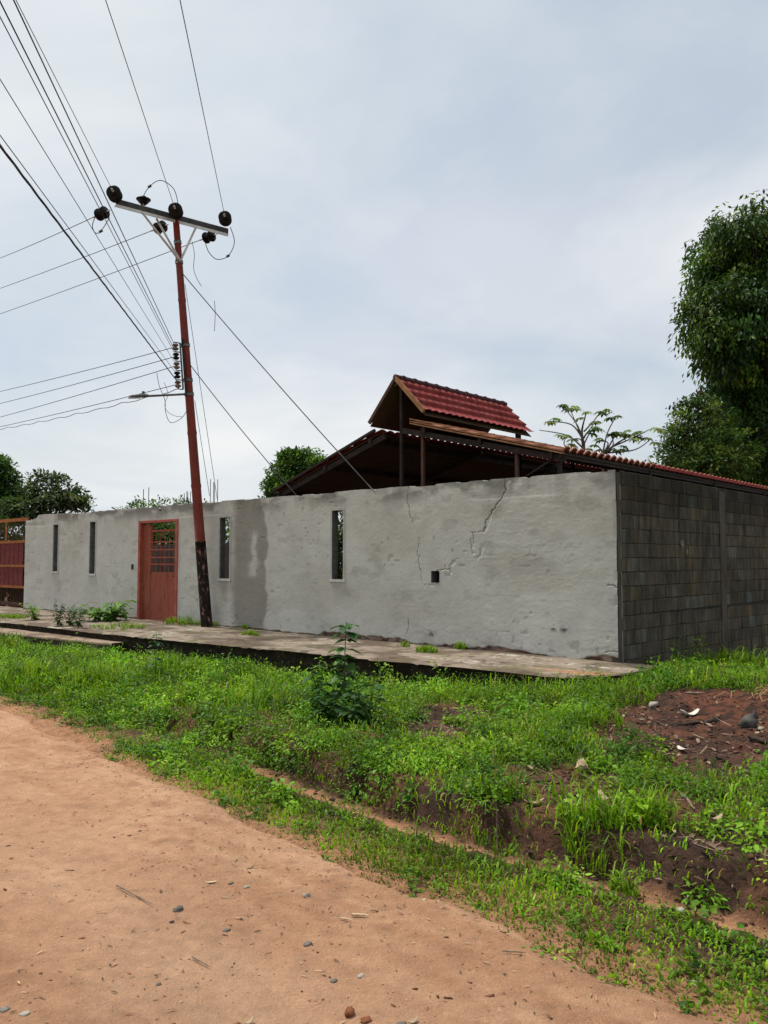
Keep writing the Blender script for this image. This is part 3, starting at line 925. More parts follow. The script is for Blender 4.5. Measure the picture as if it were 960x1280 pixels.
# posts
for (x_, y_, zt, mt) in ((-4.72, VG + .1, 4.72, 'steel'), (-4.22, VG + .12, 3.8, 'steel_brown'), (-4.20, 4.0, 4.15, 'steel'), (-4.34, 4.3, 4.12, 'steel'),
                         (-2.9, 4.0, 3.45, 'steel'), (-1.42, VG + .15, 3.05, 'steel'), (-1.42, 4.0, 3.0, 'steel'), (-1.42, 7.2, 3.0, 'steel'),
                         (-1.42, 10.4, 3.0, 'steel'), (-8.2, VG + .15, 2.75, 'steel'), (-8.2, 7.2, 2.75, 'steel'), (-8.2, 13.2, 2.75, 'steel'), (-2.2, VG + .12, 3.25, 'steel_brown')):
    mb = MB(); mb.lbox(x_ - .028, x_ + .028, y_ - .028, y_ + .028, -.3, zt); mb.build('post', M[mt], shed)
mb = MB(); mb.bar(W(-2.15, VG + .1, 2.7), W(-1.5, VG + .1, 3.02), .03, .03); mb.build('brace', M['steel'], shed)
mb = MB(); mb.lbox(-1.345, -1.30, VG, VB, 3.0, 3.10); mb.build('eave_board', M['steel'], shed)
mb = MB(); mb.bar(W(-2.9, 4.0, 2.9), W(-1.45, 4.0, 2.95), .05, .06); mb.build('tie_beam', M['steel'], shed)
# solid back wall and far side wall of the shed
mb = MB(); mb.lbox(-8.3, -1.3, VB - .15, VB, -.3, 2.84); mb.build('back_wall', M['hidden_wall'], shed)
mb = MB()
mb.add([W(-8.3, VB - .1, 2.84), W(-1.3, VB - .1, 2.84), W(-1.3, VB - .1, 3.0), W(-4.36, VB - .1, 3.8), W(-5.2, VB - .1, 3.75)], [(0, 1, 2, 3, 4)])
mb.build('gable_wall', M['hidden_wall'], shed)

# compound block wall seen through door and slits
cw = MB(); cw.lbox(-27, -11.5, 3.2, 3.35, -.4, 1.86)
tag(cw.build('block_wall', M['pilaster'], base=W(-17, 3.2, 0)), 'low brown block wall glimpsed through the bars of the red door', 'wall')

# ----------------------------------------------------------------------------
# gate
# ----------------------------------------------------------------------------
gt_ = thing('metal_gate', W(-20.5, .08, 0), 'maroon and orange rusty metal gate beside the broken end of the rendered wall', 'gate')
gx0, gx1 = -22.6, -18.47
def gbar(name, x0, x1, z0, z1, mat, y=.08, d=.05):
    mb = MB(); mb.lbox(x0, x1, y - d / 2, y + d / 2, z0, z1); return mb.build(name, mat, gt_)
for z0, z1 in ((2.54, 2.64), (1.90, 1.98), (1.19, 1.26), (.57, .64), (.05, .15)):
    gbar('rail', gx0, gx1, z0, z1, M['gate_rust'] if z0 > .1 else M['gate_bar'])
for x0 in (gx0, -20.56, -19.98 + .0):
    pass
for x0 in (gx0, -20.55):
    gbar('upright', x0, x0 + .08, .152, 2.538, M['gate_rust'], .08, .045)
gbar('upright', -19.95, -19.87, 1.982, 2.538, M['gate_rust'], .08, .045)
for z0, z1 in ((1.262, 1.898), (.642, 1.188)):
    mb = MB()
    for k in range(13):
        x0 = gx0 + .085 + k * .315
        if x0 + .3 > gx1: break
        mb.lbox(x0, x0 + .30, .075, .083, z0, z1); mb.lbox(x0 + .299, x0 + .316, .068, .090, z0, z1)
    mb.build('panel', M['gate_red'], gt_)
for z0, z1 in ((1.98, 2.54), (.15, .57)):
    mb = MB(); k = gx0 + .12
    while k < gx1 - .02:
        mb.lbox(k, k + .016, .072, .088, z0, z1); k += .105
    mb.build('bar_grille', M['gate_bar'], gt_)

# ----------------------------------------------------------------------------
# pole, crossarm, insulators
# ----------------------------------------------------------------------------
DP = 17.3
pb = at(258.5, 783, DP); pb[2] = 0.0
ptop = at(220, 276, DP)
pole = thing('utility_pole', pb, 'leaning red painted steel utility pole with black flaking foot on the sidewalk', 'utility pole')


def on_pole(t):
    return pb + (ptop - pb) * t


def pole_r(t):
    return 0.118 - 0.050 * t


tb = .205
mb = MB()
tt = np.linspace(tb, 1.0, 12)
mb.tube([on_pole(q) for q in tt], [pole_r(q) for q in tt], 16); mb.build('shaft', M['pole_red'], pole)
mb = MB()
tt = np.linspace(-.03, tb, 8)
mb.tube([on_pole(q) for q in tt], [pole_r(q) + .004 for q in tt], 18); mb.build('tar_foot', M['tar'], pole)
for q in (.945, .895, .687, .60, .565):
    mb = MB(); mb.tube([on_pole(q - .004), on_pole(q + .004)], pole_r(q) + .012, 14); mb.build('band', M['galv_dark'], pole)
for q in (.34, .47, .80):
    mb = MB(); mb.tube([on_pole(q - .006), on_pole(q), on_pole(q + .006)], [pole_r(q) + .001, pole_r(q) + .008, pole_r(q) + .001], 14, False); mb.build('weld_seam', M['pole_red'], pole)
# crossarm (steel channel): end depths follow from the sizes of the insulators
a0 = at(143, 256, 16.62); a1 = at(283, 293, 18.02)
zmean = (a0[2] + a1[2]) / 2
ad = Vector(a1 - a0).normalized()
nrm = Vector((0, 0, 1)).cross(ad).normalized()
if nrm.y > 0: nrm = -nrm                        # towards the camera
up = ad.cross(nrm)
if up.z < 0: up = -up
A0 = Vector(a0); A1 = Vector(a1)
front = nrm * .10
mb = MB()
mb.bar(A0 + front + up * .03, A1 + front + up * .03, .012, .11, up)
ca = mb.build('crossarm', M['arm_dark'], pole)
mb = MB(); mb.bar(A0 + front - nrm * .05 - up * .036, A1 + front - nrm * .05 - up * .036, .10, .012, up); mb.build('lower_flange', M['galv'], ca)
mb = MB(); mb.bar(A0 + front + nrm * .010 - up * .055, A1 + front + nrm * .010 - up * .055, .012, .06, up); mb.build('lower_lip', M['galv'], ca)
mb = MB(); mb.bar(A0 + front - nrm * .05 + up * .095, A1 + front - nrm * .05 + up * .095, .10, .012, up); mb.build('upper_flange', M['galv_dark'], ca)
pm = Vector(on_pole(.895))
for (f_, off) in ((.22, .10), (.36, -.02), (.70, .10)):
    mb = MB(); q = A0 + (A1 - A0) * f_ + nrm * off - up * .05
    mb.bar(q, pm + nrm * (.06 if off > 0 else .08), .045, .012, nrm); mb.bar(q + nrm * .012, pm + nrm * .1, .012, .035, nrm)
    mb.build('brace', M['galv'], pole)

DN = Vector((-.135, 1.0, .07)).normalized()     # away from the camera along the trunk line
NEAR = -DN
LEFT = Vector((-1.352, 1.0, -0.015)).normalized()  # along the street past the wall


def disc_string(c, axis, n=2, r=.15, name='insulator'):
    axis = Vector(axis).normalized()
    mb = MB(); c = Vector(c)
    for k in range(n):
        b0 = c + axis * (k * .18)
        mb.lathe(b0, axis, [(-.02, .0), (-.02, .045), (.03, .05), (.05, r * .8), (.06, r), (.075, r), (.085, r * .86), (.08, r * .55), (.10, r * .5), (.095, .03), (.12, .025), (.135, .02)], 20)
    o = mb.build(name, M['insul'], pole)
    cl = MB(); e = c + axis * (n * .18)
    cl.tube([c - axis * .12, c - axis * .01], .012, 6); cl.build('clevis', M['galv'], o)
    cl = MB(); cl.tube([e - axis * .05, e + axis * .10], .02, 8)
    cl.build('clamp', M['galv'], o)
    return e + axis * .1


HV = []
for (px, py, dep, r) in ((143.5, 243.5, 16.45, .148), (220, 264.5, 17.05, .150), (281.5, 274, 17.85, .145)):
    HV.append(disc_string(Vector(at(px, py, dep)) - NEAR * .12, NEAR, 2, r))
HL = []
for (px, py, dep) in ((133, 264.5, 16.75), (206, 282, 17.5), (267, 294, 18.15)):
    HL.append(disc_string(Vector(at(px, py, dep)), LEFT, 2, .13))
pi = Vector(at(179.3, 254, 16.98))
mb = MB(); mb.lathe(pi, (0, 0, 1), [(-.03, .06), (0, .08), (.02, .11), (.03, .06), (.06, .07), (.07, .15), (.085, .155), (.10, .07), (.13, .06), (.15, .05), (.16, .0)], 18)
o = mb.build('insulator', M['insul'], pole)
mb = MB(); mb.tube([pi - Vector((0, 0, .12)), pi], .014, 8); mb.build('pin', M['galv'], o)
# secondary rack with five spool insulators
rk0 = Vector(on_pole(.69)); rk1 = Vector(on_pole(.575))
side_ = Vector((-.80, -.6, 0)).normalized()
rr0 = rk0 + side_ * .12; rr1 = rk1 + side_ * .13
mb = MB(); mb.bar(rr0, rr1, .05, .02, side_)
mb.bar(rr0, rr0 + side_ * .14, .05, .012); mb.bar(rr1, rr1 + side_ * .14, .05, .012)
for k in range(1, 5):
    q = rr0 + (rr1 - rr0) * (k / 5); mb.bar(q, q + side_ * .14, .05, .012)
rack = mb.build('secondary_rack', M['galv_dark'], pole)
RK = []
for k in range(5):
    q = rr0 + (rr1 - rr0) * ((k + .5) / 5) + side_ * .11
    ax_ = (rr1 - rr0).normalized()
    mb = MB(); mb.lathe(q - ax_ * .07, ax_, [(0, 0), (0, .04), (.02, .065), (.045, .065), (.055, .035), (.085, .035), (.095, .065), (.12, .065), (.14, .04), (.14, 0)], 14)
    mb.build('spool_insulator', M['insul_tan'] if k % 2 == 0 else M['insul'], rack); RK.append(q)
tt = np.linspace(.56, .70, 8)
mb = MB(); mb.tube([Vector(on_pole(q)) + side_ * .1 + Vector((.05, -.07, 0)) for q in tt], .02, 8); mb.build('riser_cable', M['cable'], pole)

# street lamp on its arm
lp = Vector(on_pole(.566)); tip = Vector(at(186, 495.0, 16.7)); tip2 = Vector(at(162, 496.0, 16.45))
lamp = thing('street_lamp', lp, 'slim grey street lamp head on a horizontal arm clamped to the red pole', 'street lamp')
mb = MB(); mb.tube([lp, tip], .024, 10); mb.build('arm', M['lamp'], lamp)
d_ = (tip2 - tip).normalized(); sd = d_.cross(Vector((0, 0, 1))).normalized()
prof = [(0, .03, .03), (.06, .06, .05), (.2, .10, .055), (.4, .10, .035), (tip2 - tip).length and (.0 + (tip2 - tip).length, .05, .015)]
vs = []; fs = []
for (s_, w_, h_) in prof:
    c = tip + d_ * s_
    for k in range(10):
        a_ = 2 * math.pi * k / 10; vs.append(c + sd * math.cos(a_) * w_ + Vector((0, 0, 1)) * (math.sin(a_) * h_ * (1 if math.sin(a_) > 0 else .55)))
for r_ in range(len(prof) - 1):
    for k in range(10): fs.append((r_ * 10 + k, r_ * 10 + (k + 1) % 10, (r_ + 1) * 10 + (k + 1) % 10, (r_ + 1) * 10 + k))
fs.append(tuple(range(10))); fs.append(tuple(range(len(vs) - 1, len(vs) - 11, -1)))
mb = MB(); mb.add(vs, fs, True); lh = mb.build('lamp_head', M['lamp'], lamp)
mb = MB(); mb.bar(tip + d_ * .18 - Vector((0, 0, .032)), tip + d_ * .42 - Vector((0, 0, .026)), .12, .012); mb.build('lens', M['lens'], lh)
mb = MB(); mb.tube([tip + d_ * .12 + Vector((0, 0, .03)), tip + d_ * .12 + Vector((0, 0, .10))], .03, 8); mb.build('photocell', M['lamp'], lh)


# ----------------------------------------------------------------------------
# wires: each conductor is a thing of its own
# ----------------------------------------------------------------------------
def span(a, b, sag=0.0, n=24):
    a = Vector(a); b = Vector(b)
    return [a + (b - a) * (k / n) - Vector((0, 0, 1)) * (sag * 4 * (k / n) * (1 - k / n)) for k in range(n + 1)]


def wire(name, pts, r, label, cat='wire', group=None, mat='wire', n=6):
    mb = MB(); mb.tube(pts, r, n)
    o = mb.build(name, M[mat], base=pts[0]); return tag(o, label, cat, group)


def toward(a, px0, py0, length=46, lift=0.25):
    """conductor leaving a towards and over the viewer, through the survey sight line (px0,py0)"""
    a = Vector(a)
    r_ = Vector(ray(px0, py0)); o_ = Vector((0, 0, EYE))
    # point of the sight line lying in the vertical plane of the trunk line through a
    pn = Vector((NEAR.y, -NEAR.x, 0)); t_ = (a - o_).dot(pn) / r_.dot(pn)
    q = o_ + r_ * t_
    d = (q - a).normalized()
    return a + d * length


G1 = 'high voltage conductors running over the road'
names = ('the end nearest the road', 'the pole top', 'the far end')
for k, ((px, py), e) in enumerate(zip(((20, 0), (132, 0), (225, 0)), HV)):
    end = toward(e, px, py)
    wire('overhead_wire', span(e, end, .0), .0062, 'bare overhead conductor leaving the black discs at %s of the crossarm' % ('the lamp-side end', 'the middle', 'the shed-side end')[k], group=G1)
G2 = 'street conductors running along past the wall'
for k, e in enumerate(HL):
    px, py = ((0, 319), (0, 357), (0, 389))[k]
    end = Vector(at(px, py, (26, 27.5, 28.5)[k])); d = (end - e); 
    wire('overhead_wire', span(e, e + d * 2.2, .10), .0085, 'bare conductor sloping along the street from the %s pair of dark insulators under the crossarm' % ('highest', 'middle', 'lowest')[k], group=G2)
G3 = 'low voltage conductors from the rack over the road'
for k, (px, py, r_, q, nm) in enumerate(((17, 0, .0068, RK[0], 'thick dark low voltage cable, steepest of those meeting the top of the rack'),
                                       (0, 2, .0068, RK[0] + Vector((-.03, 0, -.04)), 'dark low voltage cable running just below the steepest one to the rack top'),
                                       (0, 21, .005, RK[1], 'thin low voltage cable meeting the second spool of the rack'),
                                       (0, 99, .0042, RK[2], 'thin lone cable passing midway between two bundles to the rack'),
                                       (0, 169, .0042, RK[3] + Vector((-.02, -.02, .03)), 'thin cable that joins the thick twisted cable partway to the pole'))):
    wire('overhead_cable', span(q, toward(q, px, py), 0), r_, nm, 'cable', G3, 'cable')
# twisted service cable
q0 = RK[4] + Vector((0, 0, .04)); e_ = toward(q0, 0, 182)
pts0 = span(q0, e_, 0, 400)
tw = MB()
dd_ = (e_ - q0).normalized(); s1 = dd_.cross(Vector((0, 0, 1))).normalized(); s2 = s1.cross(dd_)
for ph in (0, 2.1, 4.2):
    tw.tube([p + (s1 * math.cos(k * .55 + ph) + s2 * math.sin(k * .55 + ph)) * .0065 for k, p in enumerate(pts0)], .0052, 5)
tag(tw.build('twisted_cable', M['cable'], base=q0), 'thick twisted cable reaching the lowest spool of the rack from over the road', 'cable', G3)
G4 = 'service cables running along past the wall from the rack'
for k, (px, py, q, nm) in enumerate(((0, 485, RK[0], 'uppermost'), (0, 500, RK[1], 'second highest'), (0, 517, RK[2], 'third highest'), (0, 529, RK[4], 'lowest'))):
    end = Vector(at(px, py, 26.5)); d = end - q
    wire('service_cable', span(q, q + d * 2.3, .12), .008, '%s of the service cables running along the street from the rack spools' % nm, 'cable', G4, 'cable')
q = RK[4] + Vector((.02, 0, -.08)); d = Vector(at(0, 527, 26.5)) - q
pts = [p + Vector((0, 0, -.05 * abs(math.sin(k * .9)))) for k, p in enumerate(span(q, q + d * 2.0, .22, 60))]
wire('service_cable', pts, .008, 'slack wavy cable sagging beside the lowest service cable', 'cable', G4, 'wire')
# guys and down leads
wire('guy_wire', span(on_pole(.875), at(470, 606, 14.15) - np.array([0, 0, .15]), .05), .010, 'stay wire slanting from the upper pole down to the wall before the shed roof', 'stay wire', mat='wire')
wire('guy_wire', span(on_pole(.65), at(376, 616, 16.0) - np.array([0, 0, .15]), .05), .009, 'stay wire slanting from the rack height down to the wall by the green bush', 'stay wire', mat='wire')
wire('down_lead', span(on_pole(.84) + np.array([.09, 0, 0]), at(272, 627, 18.4), .0) , .006, 'thin wire hanging from below the crossarm down to the rebar behind the pole', 'wire', mat='wire')
wire('down_lead', span(on_pole(.55) + np.array([.11, 0, 0]), at(262, 620, 18.4), .0), .006, 'short thin wire dropping from under the lamp to the rebar behind the pole', 'wire', mat='wire')


def spline(P, n=8):
    P = [Vector(p) for p in P]; out = []
    for k in range(len(P) - 1):
        p0 = P[max(k - 1, 0)]; p1 = P[k]; p2 = P[k + 1]; p3 = P[min(k + 2, len(P) - 1)]
        for j in range(n):
            t_ = j / n
            out.append(.5 * ((2 * p1) + (-p0 + p2) * t_ + (2 * p0 - 5 * p1 + 4 * p2 - p3) * t_ ** 2 + (-p0 + 3 * p1 - 3 * p2 + p3) * t_ ** 3))
    out.append(P[-1]); return out


def loop(name, pxs, dep, r, label, mat='wire', clamp=None):
    pts = spline([at(a, b, d) for (a, b), d in zip(pxs, dep if isinstance(dep, (list, tuple)) else np.linspace(dep, dep + .2, len(pxs)))])
    mb = MB(); mb.tube(pts, r, 6)
    if clamp is not None:
        c = Vector(at(*pxs[clamp], dep if not isinstance(dep, (list, tuple)) else dep[clamp])); mb.tube([c - Vector((.035, 0, .02)), c + Vector((.035, 0, .02))], .028, 8)
    return tag(mb.build(name, M[mat], base=pts[0]), label, 'wire', 'jumper loops on the pole')


loop('jumper_wire', [(178, 247), (187, 233), (201, 225.5), (217, 236), (223, 256)], 16.95, .009, 'jumper wire arching over the crossarm from the upright insulator to the middle discs', clamp=1)
loop('jumper_wire', [(288, 284), (293, 303), (285, 320), (271, 324), (261, 315), (256.5, 303)], 17.8, .009, 'jumper loop hanging under the shed-side end of the crossarm', clamp=2)
loop('jumper_wire', [(119, 271), (115.5, 282), (119, 291), (126, 289), (137, 272)], 16.5, .009, 'small jumper loop hanging under the lamp-side end of the crossarm', clamp=3)
loop('jumper_wire', [(196, 466), (199, 482), (206, 500), (207, 515), (213, 528), (225, 524), (233, 514), (234, 502)], 16.9, .006, 'loose thin wire looping down around the street lamp arm to the pole')
loop('jumper_wire', [(205, 478), (210, 492), (206, 505), (209, 514), (219, 520), (229, 521)], 16.95, .005, 'thinner slack wire curling just below the street lamp arm')
loop('vine', [(240, 302), (243, 318), (242, 335), (246, 348), (252, 358)], 17.2, .006, 'dry wispy strand dangling between the pole and the upper stay wire', 'wire')
loop('vine', [(268, 376), (269, 392), (268, 414)], 17.0, .006, 'dry strand hanging straight down from the upper stay wire', 'wire')
for (a, b, dep, lab) in ((173.5, 124.5, 11.5, 'dark splice sleeve on the wire that ends at the middle discs'), (107, 170.5, 13.0, 'dark splice sleeve on the wire that ends at the lamp-side discs')):
    pass

# ----------------------------------------------------------------------------
# starter bars rising behind the wall
# ----------------------------------------------------------------------------
for k, (px, py0, w_, nm) in enumerate(((181, 609, .16, 'pair of grey starter bars rising over the wall above the red door'),
                                     (232.5, 612, .22, 'cluster of blue-grey starter bars rising over the wall close to the leaning pole'),
                                     (266, 596, .26, 'tallest dark starter bars rising over the wall just past the leaning pole'))):
    tx, tz = wpx(px, py0, 6.2)
    rb = thing('starter_bars', W(tx, 6.2, 0), nm, 'rebar', 'rebar columns behind the wall')
    n_ = 2 if k == 0 else 4
    for j in range(n_):
        qx = tx + w_ * (j / (n_ - 1) - .5); qy = 6.2 + .12 * (j % 2)
        mb = MB(); mb.tube([W(qx, qy, 0), W(qx, qy, 2.4), W(qx + random.uniform(-.03, .03), qy, tz - random.uniform(0, .18))], .012 if k else .014, 6)
        mb.build('rebar', M['rebar'], rb)
    mb = MB(); mb.lbox(tx - w_ / 2 - .05, tx + w_ / 2 + .05, 6.15, 6.37, -.3, 2.75); mb.build('concrete_stub', M['pilaster'], rb)

# ----------------------------------------------------------------------------
# vegetation
# ----------------------------------------------------------------------------
def unit(v):
    return v / np.maximum(np.linalg.norm(v, axis=-1, keepdims=True), 1e-9)


def tri_obj(name, v, f, c, mat, parent=None, base=None):
    return link(name, np_mesh(name, v, f, False, c), mat, parent, base)


def leaf_geo(P, D, Nn, L, Wd, color, fold=.25, droop=.0):
    """pointed, folded, drooping leaves: base, two shoulders each side, tip"""
    D = unit(D); S_ = unit(np.cross(D, Nn)); Nn = np.cross(S_, D)
    L = np.asarray(L)[:, None]; Wd = np.asarray(Wd)[:, None]
    dz = np.array([0, 0, -1.0])
    m1 = P + D * L * .38 + dz * droop * L * .12
    m2 = P + D * L * .72 + dz * droop * L * .45
    tip = P + D * L + dz * droop * L * .9
    l1 = m1 + S_ * Wd * .5 + Nn * Wd * fold; r1 = m1 - S_ * Wd * .5 + Nn * Wd * fold
    l2 = m2 + S_ * Wd * .36 + Nn * Wd * fold * .7; r2 = m2 - S_ * Wd * .36 + Nn * Wd * fold * .7
    n = len(P)
    v = np.stack([P, l1, m1, r1, l2, m2, r2, tip], 1).reshape(-1, 3)
    t = np.array([[0, 2, 1], [0, 3, 2], [1, 2, 5], [1, 5, 4], [2, 3, 6], [2, 6, 5], [4, 5, 7], [5, 6, 7]])
    f = (np.arange(n)[:, None, None] * 8 + t[None]).reshape(-1, 3)
    return v, f, np.repeat(color, 8, 0)


def leaf4(P, D, Nn, L, Wd, color, fold=.2):
    D = unit(D); S_ = unit(np.cross(D, Nn)); Nn = np.cross(S_, D)
    L = np.asarray(L)[:, None]; Wd = np.asarray(Wd)[:, None]
    m = P + D * L * .5
    v = np.stack([P, m + S_ * Wd * .5 + Nn * Wd * fold, P + D * L, m - S_ * Wd * .5 + Nn * Wd * fold], 1).reshape(-1, 3)
    n = len(P)
    t = np.array([[0, 2, 1], [0, 3, 2]])
    f = (np.arange(n)[:, None, None] * 4 + t[None]).reshape(-1, 3)
    return v, f, np.repeat(color, 4, 0)


def blade_geo(P, A, H, Wd, bend, color):
    """grass blades; A azimuth, bend 0..1"""
    d = np.stack([np.cos(A), np.sin(A), 0 * A], -1)
    s = np.stack([-np.sin(A), np.cos(A), 0 * A], -1)
    H = np.asarray(H)[:, None]; Wd = np.asarray(Wd)[:, None] / 2; b = np.asarray(bend)[:, None]
    z = np.array([0, 0, 1.0])
    p1 = P + z * H * .45 + d * H * b * .18
    p2 = P + z * H * (.80 - .15 * b) + d * H * b * .52
    p3 = P + z * H * (1.0 - .42 * b) + d * H * b * .98
    v = np.stack([P - s * Wd, P + s * Wd, p1 - s * Wd * .9, p1 + s * Wd * .9, p2 - s * Wd * .6, p2 + s * Wd * .6, p3], 1).reshape(-1, 3)
    t = np.array([[0, 1, 3], [0, 3, 2], [2, 3, 5], [2, 5, 4], [4, 5, 6]])
    f = (np.arange(len(P))[:, None, None] * 7 + t[None]).reshape(-1, 3)
    return v, f, np.repeat(color, 7, 0)


def merge(*parts):
    vs = []; fs = []; cs = []; n = 0
    for v, f, c in parts:
        vs.append(v); fs.append(f + n); cs.append(c); n += len(v)
    return np.concatenate(vs), np.concatenate(fs), np.concatenate(cs)


def palette(n, cols, w=None, jit=.16):
    cols = np.array(cols); k = rng.choice(len(cols), n, p=None if w is None else np.array(w) / np.sum(w))
    return np.clip(cols[k] * (1 + rng.normal(0, jit, (n, 1))) * (1 + rng.normal(0, .05, (n, 3))), .004, .9)


def rdir(n, zmin=-1.0, zmax=1.0):
    a = rng.uniform(0, 2 * np.pi, n); z = rng.uniform(zmin, zmax, n); r = np.sqrt(np.maximum(0, 1 - z * z))
    return np.stack([r * np.cos(a), r * np.sin(a), z], -1)


# --- where things grow ------------------------------------------------------
BARE = [pxpatch(*q) for q in ((880, 905, .85, 1.35, 1.0), (950, 900, .9, 1.2, 1.0), (915, 940, .55, .7, 1.0), (700, 978, .42, .26, .8), (645, 1020, .30, .12, .5),
                              (815, 998, .4, .18, .35), (880, 1020, .25, .12, .25), (575, 893, .45, .32, .75), (540, 912, .4, .3, .6), (705, 1035, .42, .13, .95),
                              (900, 1112, .35, .12, .7), (355, 915, .28, .12, .8), (345, 935, .35, .15, .75), (95, 893, .45, .14, .7), (205, 886, .35, .10, .7), (880, 870, .5, .4, .9))]


def grow(x, y):
    """0..1 cover of the bank"""
    g = 0.78 + 0.8 * (fbm(x * .9 + 20, y * .9, 4) - .5) + .5 * (fbm(x * 3 + 7, y * 3, 3) - .5)
    for (a, b, rx, ry, w_) in BARE:
        q = ((x - a) / rx) ** 2 + ((y - b) / ry) ** 2
        q = q * (1 + .9 * (fbm(x * 3.1, y * 3.1 + 60, 3) - .5))
        g = g - 1.1 * w_ * sst(1.35, .75, q)
    e = y - y_ditch(x)
    # steep cut bank and the sandy ditch stay mostly bare on the right
    d_ = sst(-2.2, .6, x)
    g = g - d_ * 1.0 * sst(.14, .06, e) * sst(-.36, -.26, e)
    g = g - d_ * .35 * sst(.30, .2, e) * sst(.06, .12, e) * sst(.50, .62, fbm(x * 1.6, y * 0 + 77, 3))
    # shoulder beside the road: thin, patchy
    g = g + .34 * d_ * sst(-.34, -.42, e) * sst(-.85, -.62, e)
    sh_ = sst(-.62, -.95, e)
    g = g - sh_ * (0.30 + .35 * sst(-1, 3, x) * 0) * (1.3 - vnoise(x * 3.3 + 5, y * 3.3) * 1.1)
    left = (1 - d_) * sst(.05, -.25, e)
    g = g - left * (0.34 + .45 * (fbm(x * 2.6 + 3, y * 4, 3) - .35))
    r_ = y_road(x) - y
    g = g - sst(-.12, .22, r_) * .60 * (1.25 - .6 * vnoise(x * 4, y * 4 + 9)) - sst(.2, .55, r_) * .9
    # sidewalk
    g = np.where((y > y_kerb(x) - .03) & (x < .62), -1, g)
    g = np.where((x < -8.8) & (y > -2.98) & (x < 0), -1, g)
    g = np.where((x < .1) & (y > -.3), -1, g)
    return g


def scatter(n, x0, x1, y0, y1, thr=.35, soft=.25, near_bias=True):
    x = rng.uniform(x0, x1, n); y = rng.uniform(y0, y1, n)
    g = grow(x, y)
    k = rng.random(n) < sst(thr - soft, thr + soft, g)
    return x[k], y[k], g[k]


GREEN = [(0.128, 0.260, 0.010), (0.180, 0.325, 0.012), (0.070, 0.165, 0.010), (0.230, 0.350, 0.018), (0.28, 0.22, 0.09)]
GW = [.33, .30, .19, .11, .07]
HERB = [(0.100, 0.225, 0.012), (0.155, 0.295, 0.016), (0.060, 0.150, 0.012), (0.200, 0.320, 0.022)]

parts = []
tuft = lambda x, y: fbm(x * 1.7 + 90, y * 1.7, 3)
# (count, x0, x1, y0, y1, height scale, width scale)
for (n, x0, x1, y0, y1, hs, ws) in ((80000, -2.5, 4.9, -7.9, 1.6, .88, 1.05), (58000, -9, -2.5, -7.2, -1.7, .95, 1.35),
                                    (60000, -22, -9, -7.2, -2.4, 1.1, 2.0), (16000, 4.9, 9, -7.9, 2.5, 1, 1.6), (22000, -.3, 6, -1.7, 10, 1.25, 1.5), (30000, -3.5, 5, -7.8, -6.3, .75, .9), (14000, -45, -22, -7.2, -2.4, 1.2, 3.2)):
    x, y, g = scatter(n, x0, x1, y0, y1)
    e = y - y_ditch(x)
    h = (0.035 + .105 * rng.random(len(x)) ** 1.6) * hs * (0.45 + 1.15 * tuft(x, y)) * (0.55 + .6 * np.clip(g, 0, 1))
    h = h * np.where(e < -.12, .58, 1.0) * np.where(y_road(x) > y - .08, .6, 1.0) * np.where((x < -1.2) & (e < .05), .55, 1)
    # long grass left against the kerb and against the blockwork
    h = h * (1 - .3 * sst(-5, -9, x) * (e > .2))
    h = h * (1 - .5 * sst(1.0, .3, np.abs(y - y_kerb(x))) * (x < -.6)) * (1 + .9 * sst(1.3, .3, x) * sst(-.8, .3, y))
    big = sst(.60, .72, fbm(x * .8 + 55, y * .8, 2)); h = h * (1 + .9 * big * (e > .3))
    lev = rng.random(len(x)) ** 1.3 * np.clip(h * 1.1, 0, .2) * (rng.random(len(x)) < .7)
    h = h * np.where(lev > 0, .72, 1)
    P = WA(x, y, gz(x, y) - .008 + lev)
    c = palette(len(x), GREEN, GW, .24) * (.62 + .76 * sst(.3, .7, fbm(x * 2.1 + 13, y * 2.1, 3)))[:, None]
    dry = (sst(.35, .1, g) * .55 + .12 * (e < -.1))[:, None] * (rng.random((len(x), 1)) < .6)
    c = c * (1 - dry) + np.array((0.16, 0.165, 0.05)) * dry
    parts.append(blade_geo(P, rng.uniform(0, 6.283, len(x)), h, (.0055 + .0070 * rng.random(len(x))) * ws, rng.beta(2.6, 1.2, len(x)), c))
v, f, c = merge(*parts)
tag(tri_obj('grass', v, f, c, M['grass']), kind='stuff')

